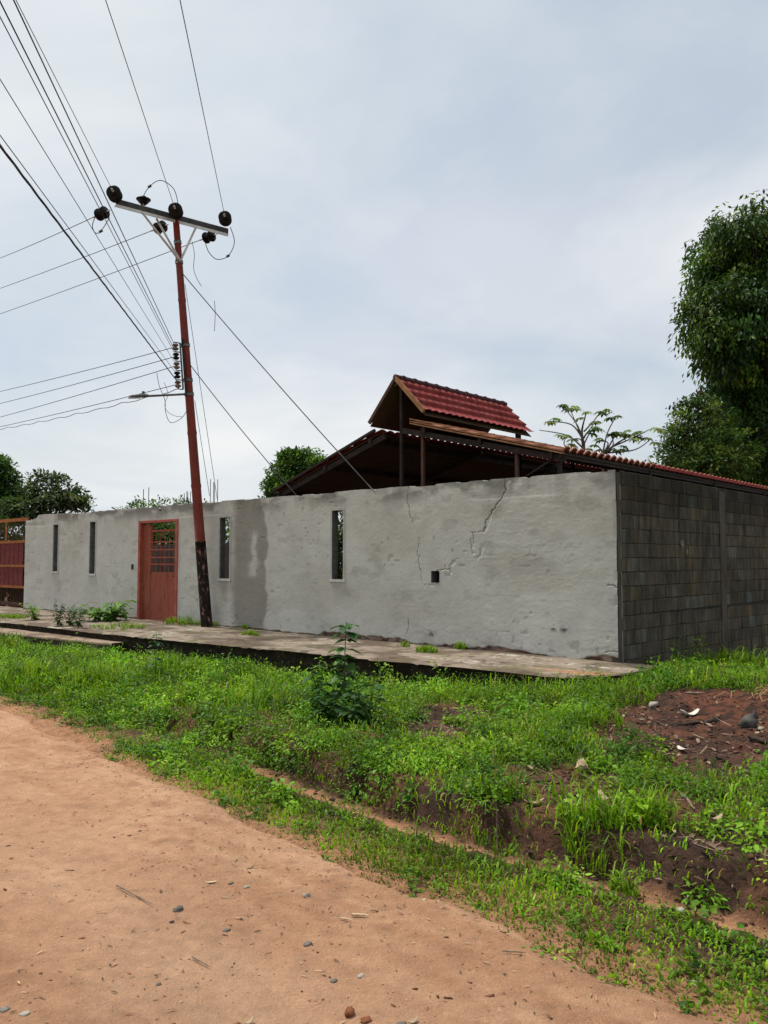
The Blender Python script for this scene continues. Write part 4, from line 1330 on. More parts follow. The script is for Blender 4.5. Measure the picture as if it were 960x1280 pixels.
# low broad-leaved weeds: cushions of leaves that lump and overlap along the bank
parts = []
for (n, x0, x1, y0, y1, s, per, fine_) in ((3600, -2.5, 4.9, -6.9, 1.0, 1.12, 84, True), (3000, -9, -2.5, -6.5, -1.9, 1.2, 64, False), (900, -22, -9, -6.6, -2.6, 1.5, 55, False),
                                     (160, 4.9, 9, -7.0, 2, 1.4, 60, False), (260, -.2, 5, -.9, 8, 1.3, 60, True), (160, -45, -22, -6.6, -2.8, 2.4, 40, False), (700, -1.0, 5, -7.7, -6.4, .55, 45, True)):
    x, y, g = scatter(n, x0, x1, y0, y1, .34, .2)
    kind = fbm(x * 1.1 + 33, y * 1.1 + 8, 3)
    k = rng.random(len(x)) < sst(.36, .52, kind) * .8 + .2
    x, y = x[k], y[k]; e = y - y_ditch(x)
    R = (.045 + .15 * rng.random(len(x)) ** 1.8) * s * np.where(e < -.05, .55, 1)
    Hc = R * rng.uniform(.65, 1.25, len(x)) * (.7 + .7 * tuft(x, y)) * np.where((x < -.6) & (np.abs(y - y_kerb(x)) < .7), .5, 1)
    cnt = np.maximum(8, (per * (R / (.12 * s)) ** 1.5).astype(int))
    idx = np.repeat(np.arange(len(x)), cnt); N_ = len(idx)
    d_ = rdir(N_, -.12, 1.0); rad = rng.random(N_) ** .4
    off = d_ * rad[:, None] * np.stack([R[idx], R[idx], Hc[idx]], -1) * (1 + .35 * rng.normal(0, 1, (N_, 1)) * .5)
    C_ = WA(x, y, gz(x, y)); P = C_[idx] + off + np.array([0, 0, .012])
    D_ = np.stack([d_[:, 0], d_[:, 1], d_[:, 2] * .35], -1) + rng.normal(0, .45, (N_, 3))
    Nn = np.array([0, 0, 1.0]) + d_ * .5 + rng.normal(0, .3, (N_, 3))
    Lc = (.024 + .030 * rng.random(len(x)) ** 1.6) * (.6 + .4 * s)
    L = Lc[idx] * rng.uniform(.65, 1.25, N_); asp_ = (.34 + .35 * rng.random(len(x)))[idx]
    cc_ = (palette(len(x), HERB, [.30, .30, .28, .12], .24) * (.65 + .7 * sst(.3, .7, fbm(x * 1.6 + 3, y * 1.6 + 44, 3)))[:, None])[idx] * (1 + rng.normal(0, .14, (N_, 1)))
    parts.append((leaf_geo(P, D_, Nn, L, L * asp_, np.clip(cc_, .004, .9), .12, .3)) if fine_ else leaf4(P, D_, Nn, L * 1.1, L * asp_ * 1.1, np.clip(cc_, .004, .9), .15))
v, f, c = merge(*parts)
tag(tri_obj('weeds', v, f, c, M['grass']), kind='stuff')

# litter: dead leaves, twigs and bark chips lying on the bare soil
n = 26000
x = rng.uniform(-7, 5.2, n); y = rng.uniform(-6.4, .6, n); g = grow(x, y)
k = (g < .62) & (rng.random(n) < np.where(g < .35, .85, .35) * np.where(np.hypot(x - 2.6, (y + 1.9) * .8) < 1.15, .3, 1)) & ~((y > y_kerb(x) - .1) & (x < .62)) & (y > y_ditch(x) + .12)
x, y = x[k], y[k]
P = WA(x, y, gz(x, y) + .008); a = rng.uniform(0, 6.283, len(x))
D_ = np.stack([np.cos(a), np.sin(a), rng.uniform(-.2, .35, len(x))], -1)
thin = rng.random(len(x)) < .45
L = np.where(thin, .05 + .12 * rng.random(len(x)), .025 + .045 * rng.random(len(x)))
parts = [leaf_geo(P, D_, np.tile((0, 0, 1.0), (len(x), 1)) + rng.normal(0, .4, (len(x), 3)), L, np.where(thin, .008, L * .5),
                  palette(len(x), [(.19, .12, .085), (.11, .065, .048), (.31, .23, .165), (.045, .03, .025)], [.32, .36, .10, .22], .25), .2, -.1)]
n = 5200
x = rng.uniform(-4, 6, n); y = rng.uniform(-10.5, -6.9, n); k = (y < y_road(x) + .2) & (rng.random(n) < np.clip(.12 + .5 * sst(.5, .7, fbm(x * 1.3 + 60, y * 2, 3)) + .8 * sst(1.0, 0., y_road(x) - y), 0, 1)); x, y = x[k], y[k]
P = WA(x, y, rz(x, y) + .004); a = rng.uniform(0, 6.283, len(x))
D_ = np.stack([np.cos(a), np.sin(a), rng.uniform(0, .12, len(x))], -1)
L = .010 + .04 * rng.random(len(x)) ** 2
parts.append(leaf_geo(P, D_, np.tile((0, 0, 1.0), (len(x), 1)) + rng.normal(0, .3, (len(x), 3)), L, np.minimum(L * .4, .007), palette(len(x), [(.30, .2, .12), (.17, .085, .045), (.36, .25, .15), (.09, .06, .04)]), .2))
v, f, c = merge(*parts)
tag(tri_obj('leaf_litter', v, f, c, attr_mat('litter', .2, 40, .9, .2, .002)), kind='stuff')

# pebbles and clods of the road and the ditch
OCT = np.array([(1, 0, 0), (0, 1, 0), (-1, 0, 0), (0, -1, 0), (0, 0, 1), (0, 0, -.6), (.6, .6, .55), (-.6, .6, .5), (-.6, -.6, .55), (.6, -.6, .5)], float)
OF = np.array([(0, 6, 4), (0, 1, 6), (6, 1, 4), (1, 7, 4), (1, 2, 7), (7, 2, 4), (2, 8, 4), (2, 3, 8), (8, 3, 4), (3, 9, 4), (3, 0, 9), (9, 0, 4), (1, 0, 5), (2, 1, 5), (3, 2, 5), (0, 3, 5)])
n = 34000
x = rng.uniform(-4, 6, n); y = rng.uniform(-10.6, -6.0, n)
cl = fbm(x * 1.1 + 14, y * 1.6, 4) + .3 * (fbm(x * 5, y * 5) - .5)
e = y - y_ditch(x)
k = ((y < y_road(x) + .1) & (rng.random(n) < sst(.42, .74, cl) * .8 + .07)) | ((np.abs(e + .05) < .16) & (rng.random(n) < .5))
x, y = x[k], y[k]
r_ = .0016 + .0048 * rng.random(len(x)) ** 3 + .010 * (rng.random(len(x)) < .010) * rng.random(len(x))
rot = rng.uniform(0, 6.283, len(x)); sc_ = np.stack([r_ * rng.uniform(.8, 1.5, len(x)), r_ * rng.uniform(.7, 1.1, len(x)), r_ * rng.uniform(.45, .8, len(x))], -1)
O = OCT[None] * (1 + rng.uniform(-.2, .2, (len(x), 10, 1))) * sc_[:, None]
ca_, sa_ = np.cos(rot)[:, None], np.sin(rot)[:, None]
O = np.stack([O[..., 0] * ca_ - O[..., 1] * sa_, O[..., 0] * sa_ + O[..., 1] * ca_, O[..., 2]], -1)
P = WA(x, y, zsurf(x, y) - .0005)
v = (P[:, None] + O).reshape(-1, 3); f = (np.arange(len(x))[:, None, None] * 10 + OF[None]).reshape(-1, 3)
c = np.repeat(palette(len(x), [(.36, .20, .115), (.22, .11, .06), (.24, .23, .21), (.46, .34, .24), (.13, .065, .04)], [.42, .27, .06, .12, .13]), 10, 0)
n = 3800
x = rng.uniform(-4.5, 6, n); y = rng.uniform(-10.6, -6.2, n)
cl = fbm(x * 1.0 + 24, y * 2.2 + 8, 4) + .25 * (fbm(x * 5, y * 5) - .5)
k = (y < y_road(x) + .1) & (rng.random(n) < sst(.42, .66, cl) * .8 + .10); x, y = x[k], y[k]
r_ = .0035 + .0085 * rng.random(len(x)) ** 2.2
rot = rng.normal(-.55, .7, len(x)); sc_ = np.stack([r_ * rng.uniform(1.0, 2.3, len(x)), r_ * rng.uniform(.5, .9, len(x)), r_ * rng.uniform(.3, .6, len(x))], -1)
O = OCT[None] * (1 + rng.uniform(-.25, .25, (len(x), 10, 1))) * sc_[:, None]
ca_, sa_ = np.cos(rot)[:, None], np.sin(rot)[:, None]
O = np.stack([O[..., 0] * ca_ - O[..., 1] * sa_, O[..., 0] * sa_ + O[..., 1] * ca_, O[..., 2]], -1)
P = WA(x, y, zsurf(x, y))
v2 = (P[:, None] + O).reshape(-1, 3); f2 = (np.arange(len(x))[:, None, None] * 10 + OF[None]).reshape(-1, 3)
c2 = np.repeat(palette(len(x), [(.34, .17, .09), (.16, .075, .04), (.42, .27, .17), (.09, .045, .028)], [.4, .34, .1, .16]), 10, 0)
v, f, c = merge((v, f, c), (v2, f2, c2))
n = 15000
x = rng.uniform(-3.5, 5, n); y = rng.uniform(-6.6, 0, n); e = y - y_ditch(x); gg = grow(x, y)
k = (((e > .0) & (e < .5)) | (np.hypot(x - 2.4, (y + 2.2) * .7) < 1.6)) & (gg < .45) & ~((y > y_kerb(x) - .1) & (x < .7)); x, y = x[k], y[k]
r_ = .004 + .017 * rng.random(len(x)) ** 3
rot = rng.uniform(0, 6.28, len(x)); sc_ = np.stack([r_ * rng.uniform(.8, 1.5, len(x)), r_ * rng.uniform(.6, 1.0, len(x)), r_ * rng.uniform(.5, .9, len(x))], -1)
O = OCT[None] * (1 + rng.uniform(-.3, .3, (len(x), 10, 1))) * sc_[:, None]
ca_, sa_ = np.cos(rot)[:, None], np.sin(rot)[:, None]
O = np.stack([O[..., 0] * ca_ - O[..., 1] * sa_, O[..., 0] * sa_ + O[..., 1] * ca_, O[..., 2]], -1)
P = WA(x, y, gz(x, y))
v2 = (P[:, None] + O).reshape(-1, 3); f2 = (np.arange(len(x))[:, None, None] * 10 + OF[None]).reshape(-1, 3)
c2 = np.repeat(palette(len(x), [(.09, .045, .028), (.05, .028, .02), (.15, .07, .04), (.03, .02, .016)], [.4, .3, .15, .15]), 10, 0)
v, f, c = merge((v, f, c), (v2, f2, c2))
tag(link('gravel', np_mesh('gravel', v, f, True, c), attr_mat('pebble', .15, 60, .9, .2, .002)), kind='stuff')


# --- single stones, sticks and scraps --------------------------------------
def stone(px, py, wpx_, mat, label, cat='stone', name='stone', flat=.6, group=None, sink=.75, asp=.75):
    x, y, z = gp(px, py); w0 = W(x, y, z); dist = np.hypot(w0[0], w0[1]); r0 = wpx_ / F * dist / 2 * .88
    n_, m_ = 12, 7; vs = []; fs = []
    sd_ = random.uniform(0, 50); rot_ = random.uniform(0, 6.28)
    for i_ in range(m_ + 1):
        th_ = math.pi * i_ / m_
        for k_ in range(n_):
            ph_ = 2 * math.pi * k_ / n_
            d_ = (math.sin(th_) * math.cos(ph_), math.sin(th_) * math.sin(ph_), math.cos(th_))
            rr_ = r0 * (1 + .65 * (float(vnoise(d_[0] * 1.6 + sd_, d_[1] * 1.6 + d_[2] * 1.9)) - .5) + .4 * (float(vnoise(d_[0] * 4 + sd_, d_[1] * 4 + d_[2] * 5)) - .5))
            lx, ly = d_[0] * rr_, d_[1] * rr_ * asp
            vs.append((w0[0] + lx * math.cos(rot_ * .2) - ly * math.sin(rot_ * .2), w0[1] + lx * math.sin(rot_ * .2) + ly * math.cos(rot_ * .2), z + r0 * flat * (1 - sink) * .6 + d_[2] * rr_ * flat))
    for i_ in range(m_):
        for k_ in range(n_):
            fs.append((i_ * n_ + k_, i_ * n_ + (k_ + 1) % n_, (i_ + 1) * n_ + (k_ + 1) % n_, (i_ + 1) * n_ + k_))
    mb = MB(); mb.add(vs, fs, True)
    return tag(mb.build(name, M[mat], base=w0), label, cat, group)


def stick(p, q, r, mat, label, cat='stick', name='stick', lift=.01, group=None, end_lift=0.0):
    a = gp(*p); b = gp(*q); A_ = Vector(W(a[0], a[1], a[2] + lift)); B_ = Vector(W(b[0], b[1], b[2] + lift + end_lift))
    pts = []
    for k in range(7):
        t_ = k / 6; pp = A_.lerp(B_, t_)
        ll = loc(pp); zz_ = float(zsurf(*ll)) + r * .6
        pp.z = max(pp.z, zz_); pp += Vector((random.uniform(-1, 1), random.uniform(-1, 1), random.uniform(0, .5))) * r * .5
        pts.append(pp)
    mb = MB(); mb.tube(pts, [r * s_ for s_ in (.6, .95, 1, .9, .95, .8, .45)], 6)
    return tag(mb.build(name, M[mat], base=A_), label, cat, group)


def chip(px, py, lpx, ang, mat, label, cat, name, wr_=.4, curl=.25, lift=.006, group=None):
    """curled flat scrap: dry leaf, bark flake, sheath"""
    x, y, z = gp(px, py); w0 = W(x, y, z); dist = np.hypot(w0[0], w0[1]); L = lpx / F * dist
    vs = []; fs = []; nn = 7
    for k in range(nn):
        t_ = k / (nn - 1); s_ = (t_ - .5) * L; w_ = L * wr_ * .5 * math.sin(math.pi * (.08 + .86 * t_)) ** .7
        for j in (-1, 0, 1):
            lx = s_; ly = j * w_ * (1 + random.uniform(-.12, .12))
            vs.append((w0[0] + lx * math.cos(ang) - ly * math.sin(ang), w0[1] + lx * math.sin(ang) + ly * math.cos(ang),
                       z + lift + L * curl * (2 * t_ - 1) ** 2 * .6 + abs(j) * w_ * curl))
    for k in range(nn - 1):
        for j in range(2):
            fs.append((k * 3 + j, (k + 1) * 3 + j, (k + 1) * 3 + j + 1, k * 3 + j + 1))
    mb = MB(); mb.add(vs, fs, True)
    o = mb.build(name, M[mat], base=w0); solid(o, max(.002, L * .02)); return tag(o, label, cat, group)


GS = 'stones lying on the dirt road'
stone(223, 1138, 19, 'stone', 'largest grey stone on the dirt road, tapering and half sunk', group=GS, asp=.55)
stone(215, 1153, 8, 'stone_dark', 'small dark stone just below the largest grey stone on the road', group=GS)
stone(283, 1163, 11, 'stone', 'grey-blue stone set flat in the road, next along from the tapering one', group=GS, flat=.35)
stone(385, 1180, 14, 'stone', 'flat dark grey stone in the middle of the road gravel', group=GS, flat=.35)
stone(417, 1226, 13, 'stone', 'flat grey stone in the road near the broken red clod', group=GS, flat=.3)
stone(501, 1282, 16, 'stone', 'grey-blue stone cut by the bottom edge next to the clod', group=GS, flat=.4)
stone(451, 1221, 13, 'stone_pale', 'pale brown stone in the road near the broken red clod', group=GS, flat=.4)
stone(6, 1262, 14, 'stone', 'grey stone at the lower corner of the road by the frame edge', group=GS, flat=.4)
stone(30, 1268, 13, 'stone_pale', 'pale flat stone at the lower corner of the road', group=GS, flat=.3)
stone(198, 1231, 8, 'stone', 'tiny blue-grey stone alone on bare road below the tapering one', group=GS, flat=.5)
stone(308, 1109, 9, 'stone_pale', 'small pale stone on the road above the tapering one', group=GS, flat=.4)
stone(289, 1104, 9, 'stone', 'small grey stone on the road farther off than the tapering one', group=GS, flat=.4)
stone(383, 1121, 12, 'stone_pale', 'cream stone standing up on the road near the splinters', group=GS, flat=.8, asp=.5)
stone(868, 1229, 16, 'stone_pale', 'flat grey stone at the grassy edge of the road', flat=.3)
stone(437, 1268, 17, 'clod', 'broken red clay clod beside a small hole in the road', 'clod', 'clod', .8, sink=.1)
stone(458, 1276, 17, 'clod', 'flat crumbled red clod next to the broken one on the road', 'clod', 'clod', .4, sink=.3)
stone(816, 882, 17, 'stone_pale', 'pale round stone at the grass edge of the burnt bare patch', sink=.1)
stone(936, 908, 25, 'stone_dark', 'large charred stone with a pale top on the burnt bare patch', flat=.85, sink=0, asp=.8)
stone(944, 900, 9, 'stone_dark', 'pointed black stone leaning on the large charred stone', flat=1.4, sink=0)
stone(951, 912, 10, 'stone_pale', 'small pale lump beside the large charred stone', sink=.1)
stone(655, 1055, 18, 'stone_dark', 'dark stone lying at the foot of the cut bank in the ditch', flat=.5)
stone(850, 1139, 12, 'stone_pale', 'pale stone in the sandy ditch at the foot of the bank', flat=.7)
stone(690, 1071, 12, 'stone_dark', 'small dark lump in the sandy ditch beside the roots', flat=.7)
chip(863, 888, 24, .35, 'white_bit', 'white curved scrap like a shell on the burnt bare patch', 'scrap', 'scrap', .4, .5)
chip(853, 938, 16, 1.9, 'white_bit', 'pale folded scrap at the grass edge of the burnt patch', 'scrap', 'scrap', .5, .3)
chip(728, 973, 34, 1.4, 'dry', 'tall pale dry leaf sheath standing in the bank weeds', 'dry leaf', 'dry_leaf', .45, .5, .05)
chip(757, 1010, 30, 1.8, 'dry', 'dry tan leaf curled on the bank below the tall pale sheath', 'dry leaf', 'dry_leaf', .4, .5, .03)
chip(627, 1015, 22, 2.0, 'dry', 'light dry leaf hanging over the edge of the cut bank', 'dry leaf', 'dry_leaf', .35, .4, .03)
chip(668, 1008, 26, .3, 'dry', 'dry leaf lying flat along the top of the cut bank', 'dry leaf', 'dry_leaf', .3, .3, .02)
chip(635, 1027, 18, 2.3, 'wood', 'brown bark flake hanging on the cut bank face', 'bark', 'bark_flake', .4, .2, .04)
chip(750, 880, 14, .8, 'dry', 'small dry leaf on the bank above the burnt litter', 'dry leaf', 'dry_leaf', .4, .4, .04)
chip(895, 1035, 22, .5, 'dry', 'dry leaf on the bank weeds towards the side of the ditch', 'dry leaf', 'dry_leaf', .35, .4, .03)
chip(264, 1104, 14, .3, 'wood_pale', 'small flat wood chip on the road above the grey stones', 'wood chip', 'wood_chip', .25, .1)
chip(516, 1280, 15, .7, 'dry', 'brown leaf curled at the bottom edge of the road', 'dry leaf', 'dry_leaf', .4, .4)
chip(311, 1281, 16, 1.0, 'dry', 'tan leaf curled on the road well away from the clod', 'dry leaf', 'dry_leaf', .35, .4)
chip(785, 1190, 20, 1.2, 'clod', 'red-brown curled leaf standing on the road shoulder', 'dry leaf', 'dry_leaf', .35, .5)
stick((439, 1146), (460, 1147), .006, 'wood_pale', 'straight pale splinter lying on the road', 'splinter', 'splinter')
stick((424, 1150), (440, 1153), .004, 'wood_pale', 'thinner pale splinter beside the straight one on the road', 'splinter', 'splinter')
stick((628, 1192), (658, 1194), .003, 'wood', 'thin brown twig on the road near the grassy shoulder', 'twig', 'twig')
stick((145, 1109), (190, 1133), .0035, 'wood', 'thin twig on the road pointing at the tapering stone', 'twig', 'twig')
stick((240, 1199), (262, 1212), .003, 'wood', 'short crooked twig on the road below the tapering stone', 'twig', 'twig')
stick((857, 869), (880, 869), .016, 'wood', 'grey branch lying at the far edge of the burnt patch', 'branch', 'branch', .02)
stick((846, 909), (898, 903), .013, 'wood_dark', 'charred branch lying across the burnt patch', 'branch', 'branch', .02)
stick((880, 906), (900, 900), .018, 'wood_dark', 'short charred stump end next to the charred branch', 'branch', 'branch', .02)
stick((650, 982), (690, 980), .011, 'wood_dark', 'dark branch lying in the litter hollow of the bank', 'branch', 'branch', .02)
stick((848, 993), (868, 1010), .010, 'wood', 'grey branch lying on the bank litter below the burnt patch', 'branch', 'branch', .02)
stick((662, 1010), (660, 1045), .012, 'wood_dark', 'thick dead root hanging straight down the cut bank', 'root', 'root', .03)
stick((621, 1005), (621, 1050), .005, 'wood_dark', 'thin dead root hanging down the cut bank near the bark flake', 'root', 'root', .03)
stick((936, 925), (965, 930), .02, 'wood_dark', 'charred log end beside the large charred stone', 'branch', 'branch', .02)
# straw heap at the edge of the mound
hx_, hy_, hz_ = gp(955, 872)
pts_ = MB()
for k in range(120):
    a_ = random.uniform(0, 6.28); r_ = abs(random.gauss(0, .28)); c0 = Vector(W(hx_ + .25 + r_ * math.cos(a_), hy_ + .1 + r_ * math.sin(a_) * .7, 0)); l_ = loc(c0)
    c0.z = float(gz(*l_)) + .02 + .26 * math.exp(-(r_ / .25) ** 2) * random.random()
    d_ = Vector((random.uniform(-1, 1), random.uniform(-1, 1), random.uniform(-.5, .3))).normalized() * random.uniform(.12, .32)
    pts_.tube([c0 - d_ * .5, c0 + Vector((0, 0, .03)), c0 + d_ * .5 - Vector((0, 0, .03))], .0035, 4, False)
tag(pts_.build('straw_heap', M['straw'], base=W(hx_, hy_, hz_)), 'tangled heap of orange dry straw beside the burnt bare patch', 'straw heap')


# --- single plants -----------------------------------------------------------
def tuft_plant(x, y, z, n, h, r, label, group=None, cols=GREEN, name='grass_tuft', w_=.007, cat='grass tuft'):
    a = rng.uniform(0, 6.283, n); rr = r * np.sqrt(rng.random(n))
    px_, py_ = x + rr * np.cos(a), y + rr * np.sin(a) * .7
    P = WA(px_, py_, z - .006)
    hh = h * rng.uniform(.5, 1.05, n) * (1.05 - .5 * rr / r)
    wa = np.arctan2(V[0], X[0])
    k = np.floor(rng.random(n) * max(6, n // 5)) ; ca2 = rng.uniform(0, 6.283, int(k.max()) + 1)[k.astype(int)]; cr = (rng.random(int(k.max()) + 1) ** .5)[k.astype(int)] * r
    px_, py_ = x + cr * np.cos(ca2) + rng.normal(0, .012, n), y + (cr * np.sin(ca2)) * .7 + rng.normal(0, .012, n)
    lz = rng.random(n) ** 1.5 * h * .35
    P = WA(px_, py_, (z if name != 'grass_tuft' or group == 'grass tufts on the sidewalk' else gz(px_, py_)) - .006 + lz)
    hh = h * rng.uniform(.45, 1.1, n) * (1.05 - .45 * cr / r)
    v, f, c = blade_geo(P, rng.uniform(0, 6.283, n), hh, w_ * rng.uniform(.7, 1.25, n), rng.beta(2.4, 1.2, n), palette(n, cols[:4], None, .22))
    o = tri_obj(name, v, f, c, M['grass'], base=W(x, y, z)); return tag(o, label, cat, group)


def leafy_plant(name, x, y, z, h, spread, nst, nl, L, label, cat='plant', group=None, cols=HERB, asp=.55, droop=.5, up_=.5, first=.15, lean=(0, 0)):
    base = W(x, y, z); root = thing(name, base, label, cat, group)
    st = MB(); Ps, Ds, Ls = [], [], []
    for k in range(nst):
        a = random.uniform(0, 6.283); s_ = spread * (random.uniform(.35, 1) if nst > 1 else .1)
        hh = h * (random.uniform(.55, 1.0) if k else 1.0)
        tip_ = Vector(base) + Vector((math.cos(a) * s_ + lean[0], math.sin(a) * s_ + lean[1], hh))
        mid = Vector(base).lerp(tip_, .5) + Vector((math.cos(a), math.sin(a), 0)) * s_ * .12 + Vector((0, 0, hh * .06))
        pts = spline([base, mid, tip_], 6)
        st.tube(pts, np.linspace(.006, .002, len(pts)) * (h / .5) ** .5, 5)
        for j in range(nl):
            t_ = first + (1 - first) * (j + random.random() * .7) / nl; q = pts[min(int(t_ * (len(pts) - 1)), len(pts) - 1)]
            az = j * 2.4 + random.uniform(-.5, .5)
            Ps.append(q); Ds.append((math.cos(az), math.sin(az), random.uniform(-.1, up_))); Ls.append(L * random.uniform(.6, 1.15) * (1.05 - .25 * t_))
    st.build('stem', M['stem'], root)
    Ps = np.array([tuple(p) for p in Ps]); Ds = np.array(Ds); Ls = np.array(Ls); n = len(Ps)
    v, f, c = leaf_geo(Ps, Ds, np.tile((0, 0, 1.0), (n, 1)) + rng.normal(0, .2, (n, 3)), Ls, Ls * asp, palette(n, cols, None, .15), .10, droop)
    tri_obj('foliage', v, f, c, M['leaf'], root)
    return root


GT = 'grass tufts on the sidewalk'
def on_walk(px, py):
    z = 0.0; d = ray(px, py); t_ = (0 - EYE) / d[2]; w0 = np.array([0, 0, EYE]) + d * t_; x, y = loc(w0); return x, y, float(pz(x, y))


for (px, py, n, h, r, lab) in ((534, 816, 260, .14, .20, 'brightest round grass tuft on the sidewalk below the square wall hole'), (579, 810, 120, .16, .11, 'small leafy grass tuft at the foot of the wall below the big crack'),
                               (313, 794, 200, .12, .22, 'grass tuft out on the sidewalk past the leaning pole'), (230, 780, 420, .22, .55, 'long grass fringe between the red door and the leaning pole'),
                               (284, 781, 200, .18, .30, 'grass fringe just past the foot of the leaning pole'), (334, 784, 70, .16, .08, 'narrow grass tuft at the foot of the damp wall bay'),
                               (150, 785, 420, .13, .75, 'low pale grass mat on the sidewalk before the leafy clump'), (8, 772, 900, .12, .7, 'thin grass mat on the sidewalk before the gate'),
                               (505, 808, 90, .13, .12, 'sparse grass tuft at the wall foot below the thin crack')):
    x, y, z = on_walk(px, py); tuft_plant(x, min(y, -.03 - r * .3), z, n, h, r, lab, GT, w_=.010)
# weeds before the wall, near the gate
GP = 'weeds growing on the sidewalk'
x, y, z = on_walk(131, 776)
leafy_plant('broadleaf_weed', x, min(y, -.35), z, .48, .70, 20, 9, .34, 'lush broad-leaved clump on the sidewalk between slit window and red door', group=GP, cols=[(.09, .20, .03), (.13, .25, .05), (.06, .15, .025)], asp=.42)
x, y, z = on_walk(44, 775)
leafy_plant('broadleaf_weed', x, min(y, -.3), z, .42, .32, 11, 13, .12, 'bright bushy weed on the sidewalk at the gate end of the wall', group=GP)
for (px, py, h, lab) in ((70, 783, .55, 'dark shrubby weed at the kerb edge below the first slit window'), (84, 783, .45, 'dark shrubby weed beside its twin at the kerb edge below the slits'), (95, 785, .52, 'dark upright weed at the kerb edge nearest the lush clump')):
    x, y, z = on_walk(px, py); leafy_plant('shrubby_weed', x, y + .05, z, h, .18, 8, 12, .11, lab, group=GP, cols=[(.03, .075, .018), (.045, .10, .02)])
for (px, py, h, lab) in ((690, 842, .34, 'tall leafy weed standing over the kerb corner'), (622, 838, .30, 'leafy weed with thin stems standing over the kerb near its corner'), (492, 838, .28, 'bushy weed against the kerb between sapling and corner')):
    x, y, z = gp(px, py + 8); y = float(np.minimum(y, y_kerb(x) - .06)); z = float(gz(x, y))
    leafy_plant('leafy_weed', x, y, z, h + .2, .20, 8, 13, .10, lab, group='weeds growing along the kerb')
# saplings on the bank
bx, by, bz = gp(428, 905)
leafy_plant('sapling', bx, by, bz, .96, .10, 1, 54, .21, 'tallest dark green sapling on the bank before the kerb', 'sapling', cols=[(.028, .085, .018), (.04, .11, .02), (.07, .16, .03)], asp=.66, droop=.4, up_=.35, first=.12, lean=(.02, .1))
for (dx_, dy_, h, n_, lab) in ((-.28, .05, .56, 3, 'dark leafy shrub leaning from the foot of the tallest sapling towards the door'), (.34, -.02, .50, 5, 'dense dark shrub on the corner side of the tallest sapling'), (.06, -.22, .34, 4, 'low dark undershrub in front of the tallest sapling stem')):
    x, y = bx + dx_, by + dy_; leafy_plant('shrub', x, y, float(gz(x, y)), h, .30, n_ + 4, 15, .14, lab, 'shrub', 'shrubs around the sapling', cols=[(.03, .09, .018), (.045, .12, .022), (.065, .155, .026)], asp=.6, up_=.35, droop=.4)
x, y, z = gp(194, 852)
leafy_plant('sapling', x, y, z, .62, .07, 1, 30, .14, 'small lone sapling in the grass below the kerb step end', 'sapling', cols=[(.04, .11, .02), (.06, .14, .03)], asp=.55)
x, y, z = gp(845, 842)
leafy_plant('leafy_weed', x, y + .3, z, .55, .32, 9, 9, .12, 'yellow-green leafy weed at the foot of the block wall', 'plant', cols=[(.16, .27, .04), (.12, .23, .035)], asp=.55)
x, y, z = gp(965, 845)
for (px, py, n, h, r, lab) in ((120, 862, 520, .40, .55, 'tall arching grass clump on the bank below the kerb step'), (215, 850, 420, .36, .5, 'tall grass clump on the bank next to the small lone sapling'), (30, 858, 420, .40, .6, 'tall grass clump on the bank nearest the gate'),
                               (330, 880, 380, .27, .45, 'grass clump on the bank short of the tallest sapling'), (735, 905, 320, .24, .35, 'grass clump on the bank beside the burnt patch'), (600, 845, 260, .30, .3, 'long grass clump under the kerb before its corner'),
                               (690, 930, 340, .22, .32, 'bright grass clump on the bank above the litter hollow'), (740, 1040, 240, .24, .22, 'long-bladed grass clump on the cut bank edge'), (800, 1055, 220, .26, .2, 'long-bladed grass clump overhanging the ditch'),
                               (780, 1090, 90, .22, .08, 'broad-bladed grass tuft rooted in the sandy ditch'), (900, 840, 320, .34, .5, 'long grass clump along the foot of the block wall')):
    x, y, z = gp(px, py); tuft_plant(x, y, z, n, h, r, lab, 'grass clumps on the bank', w_=.009)


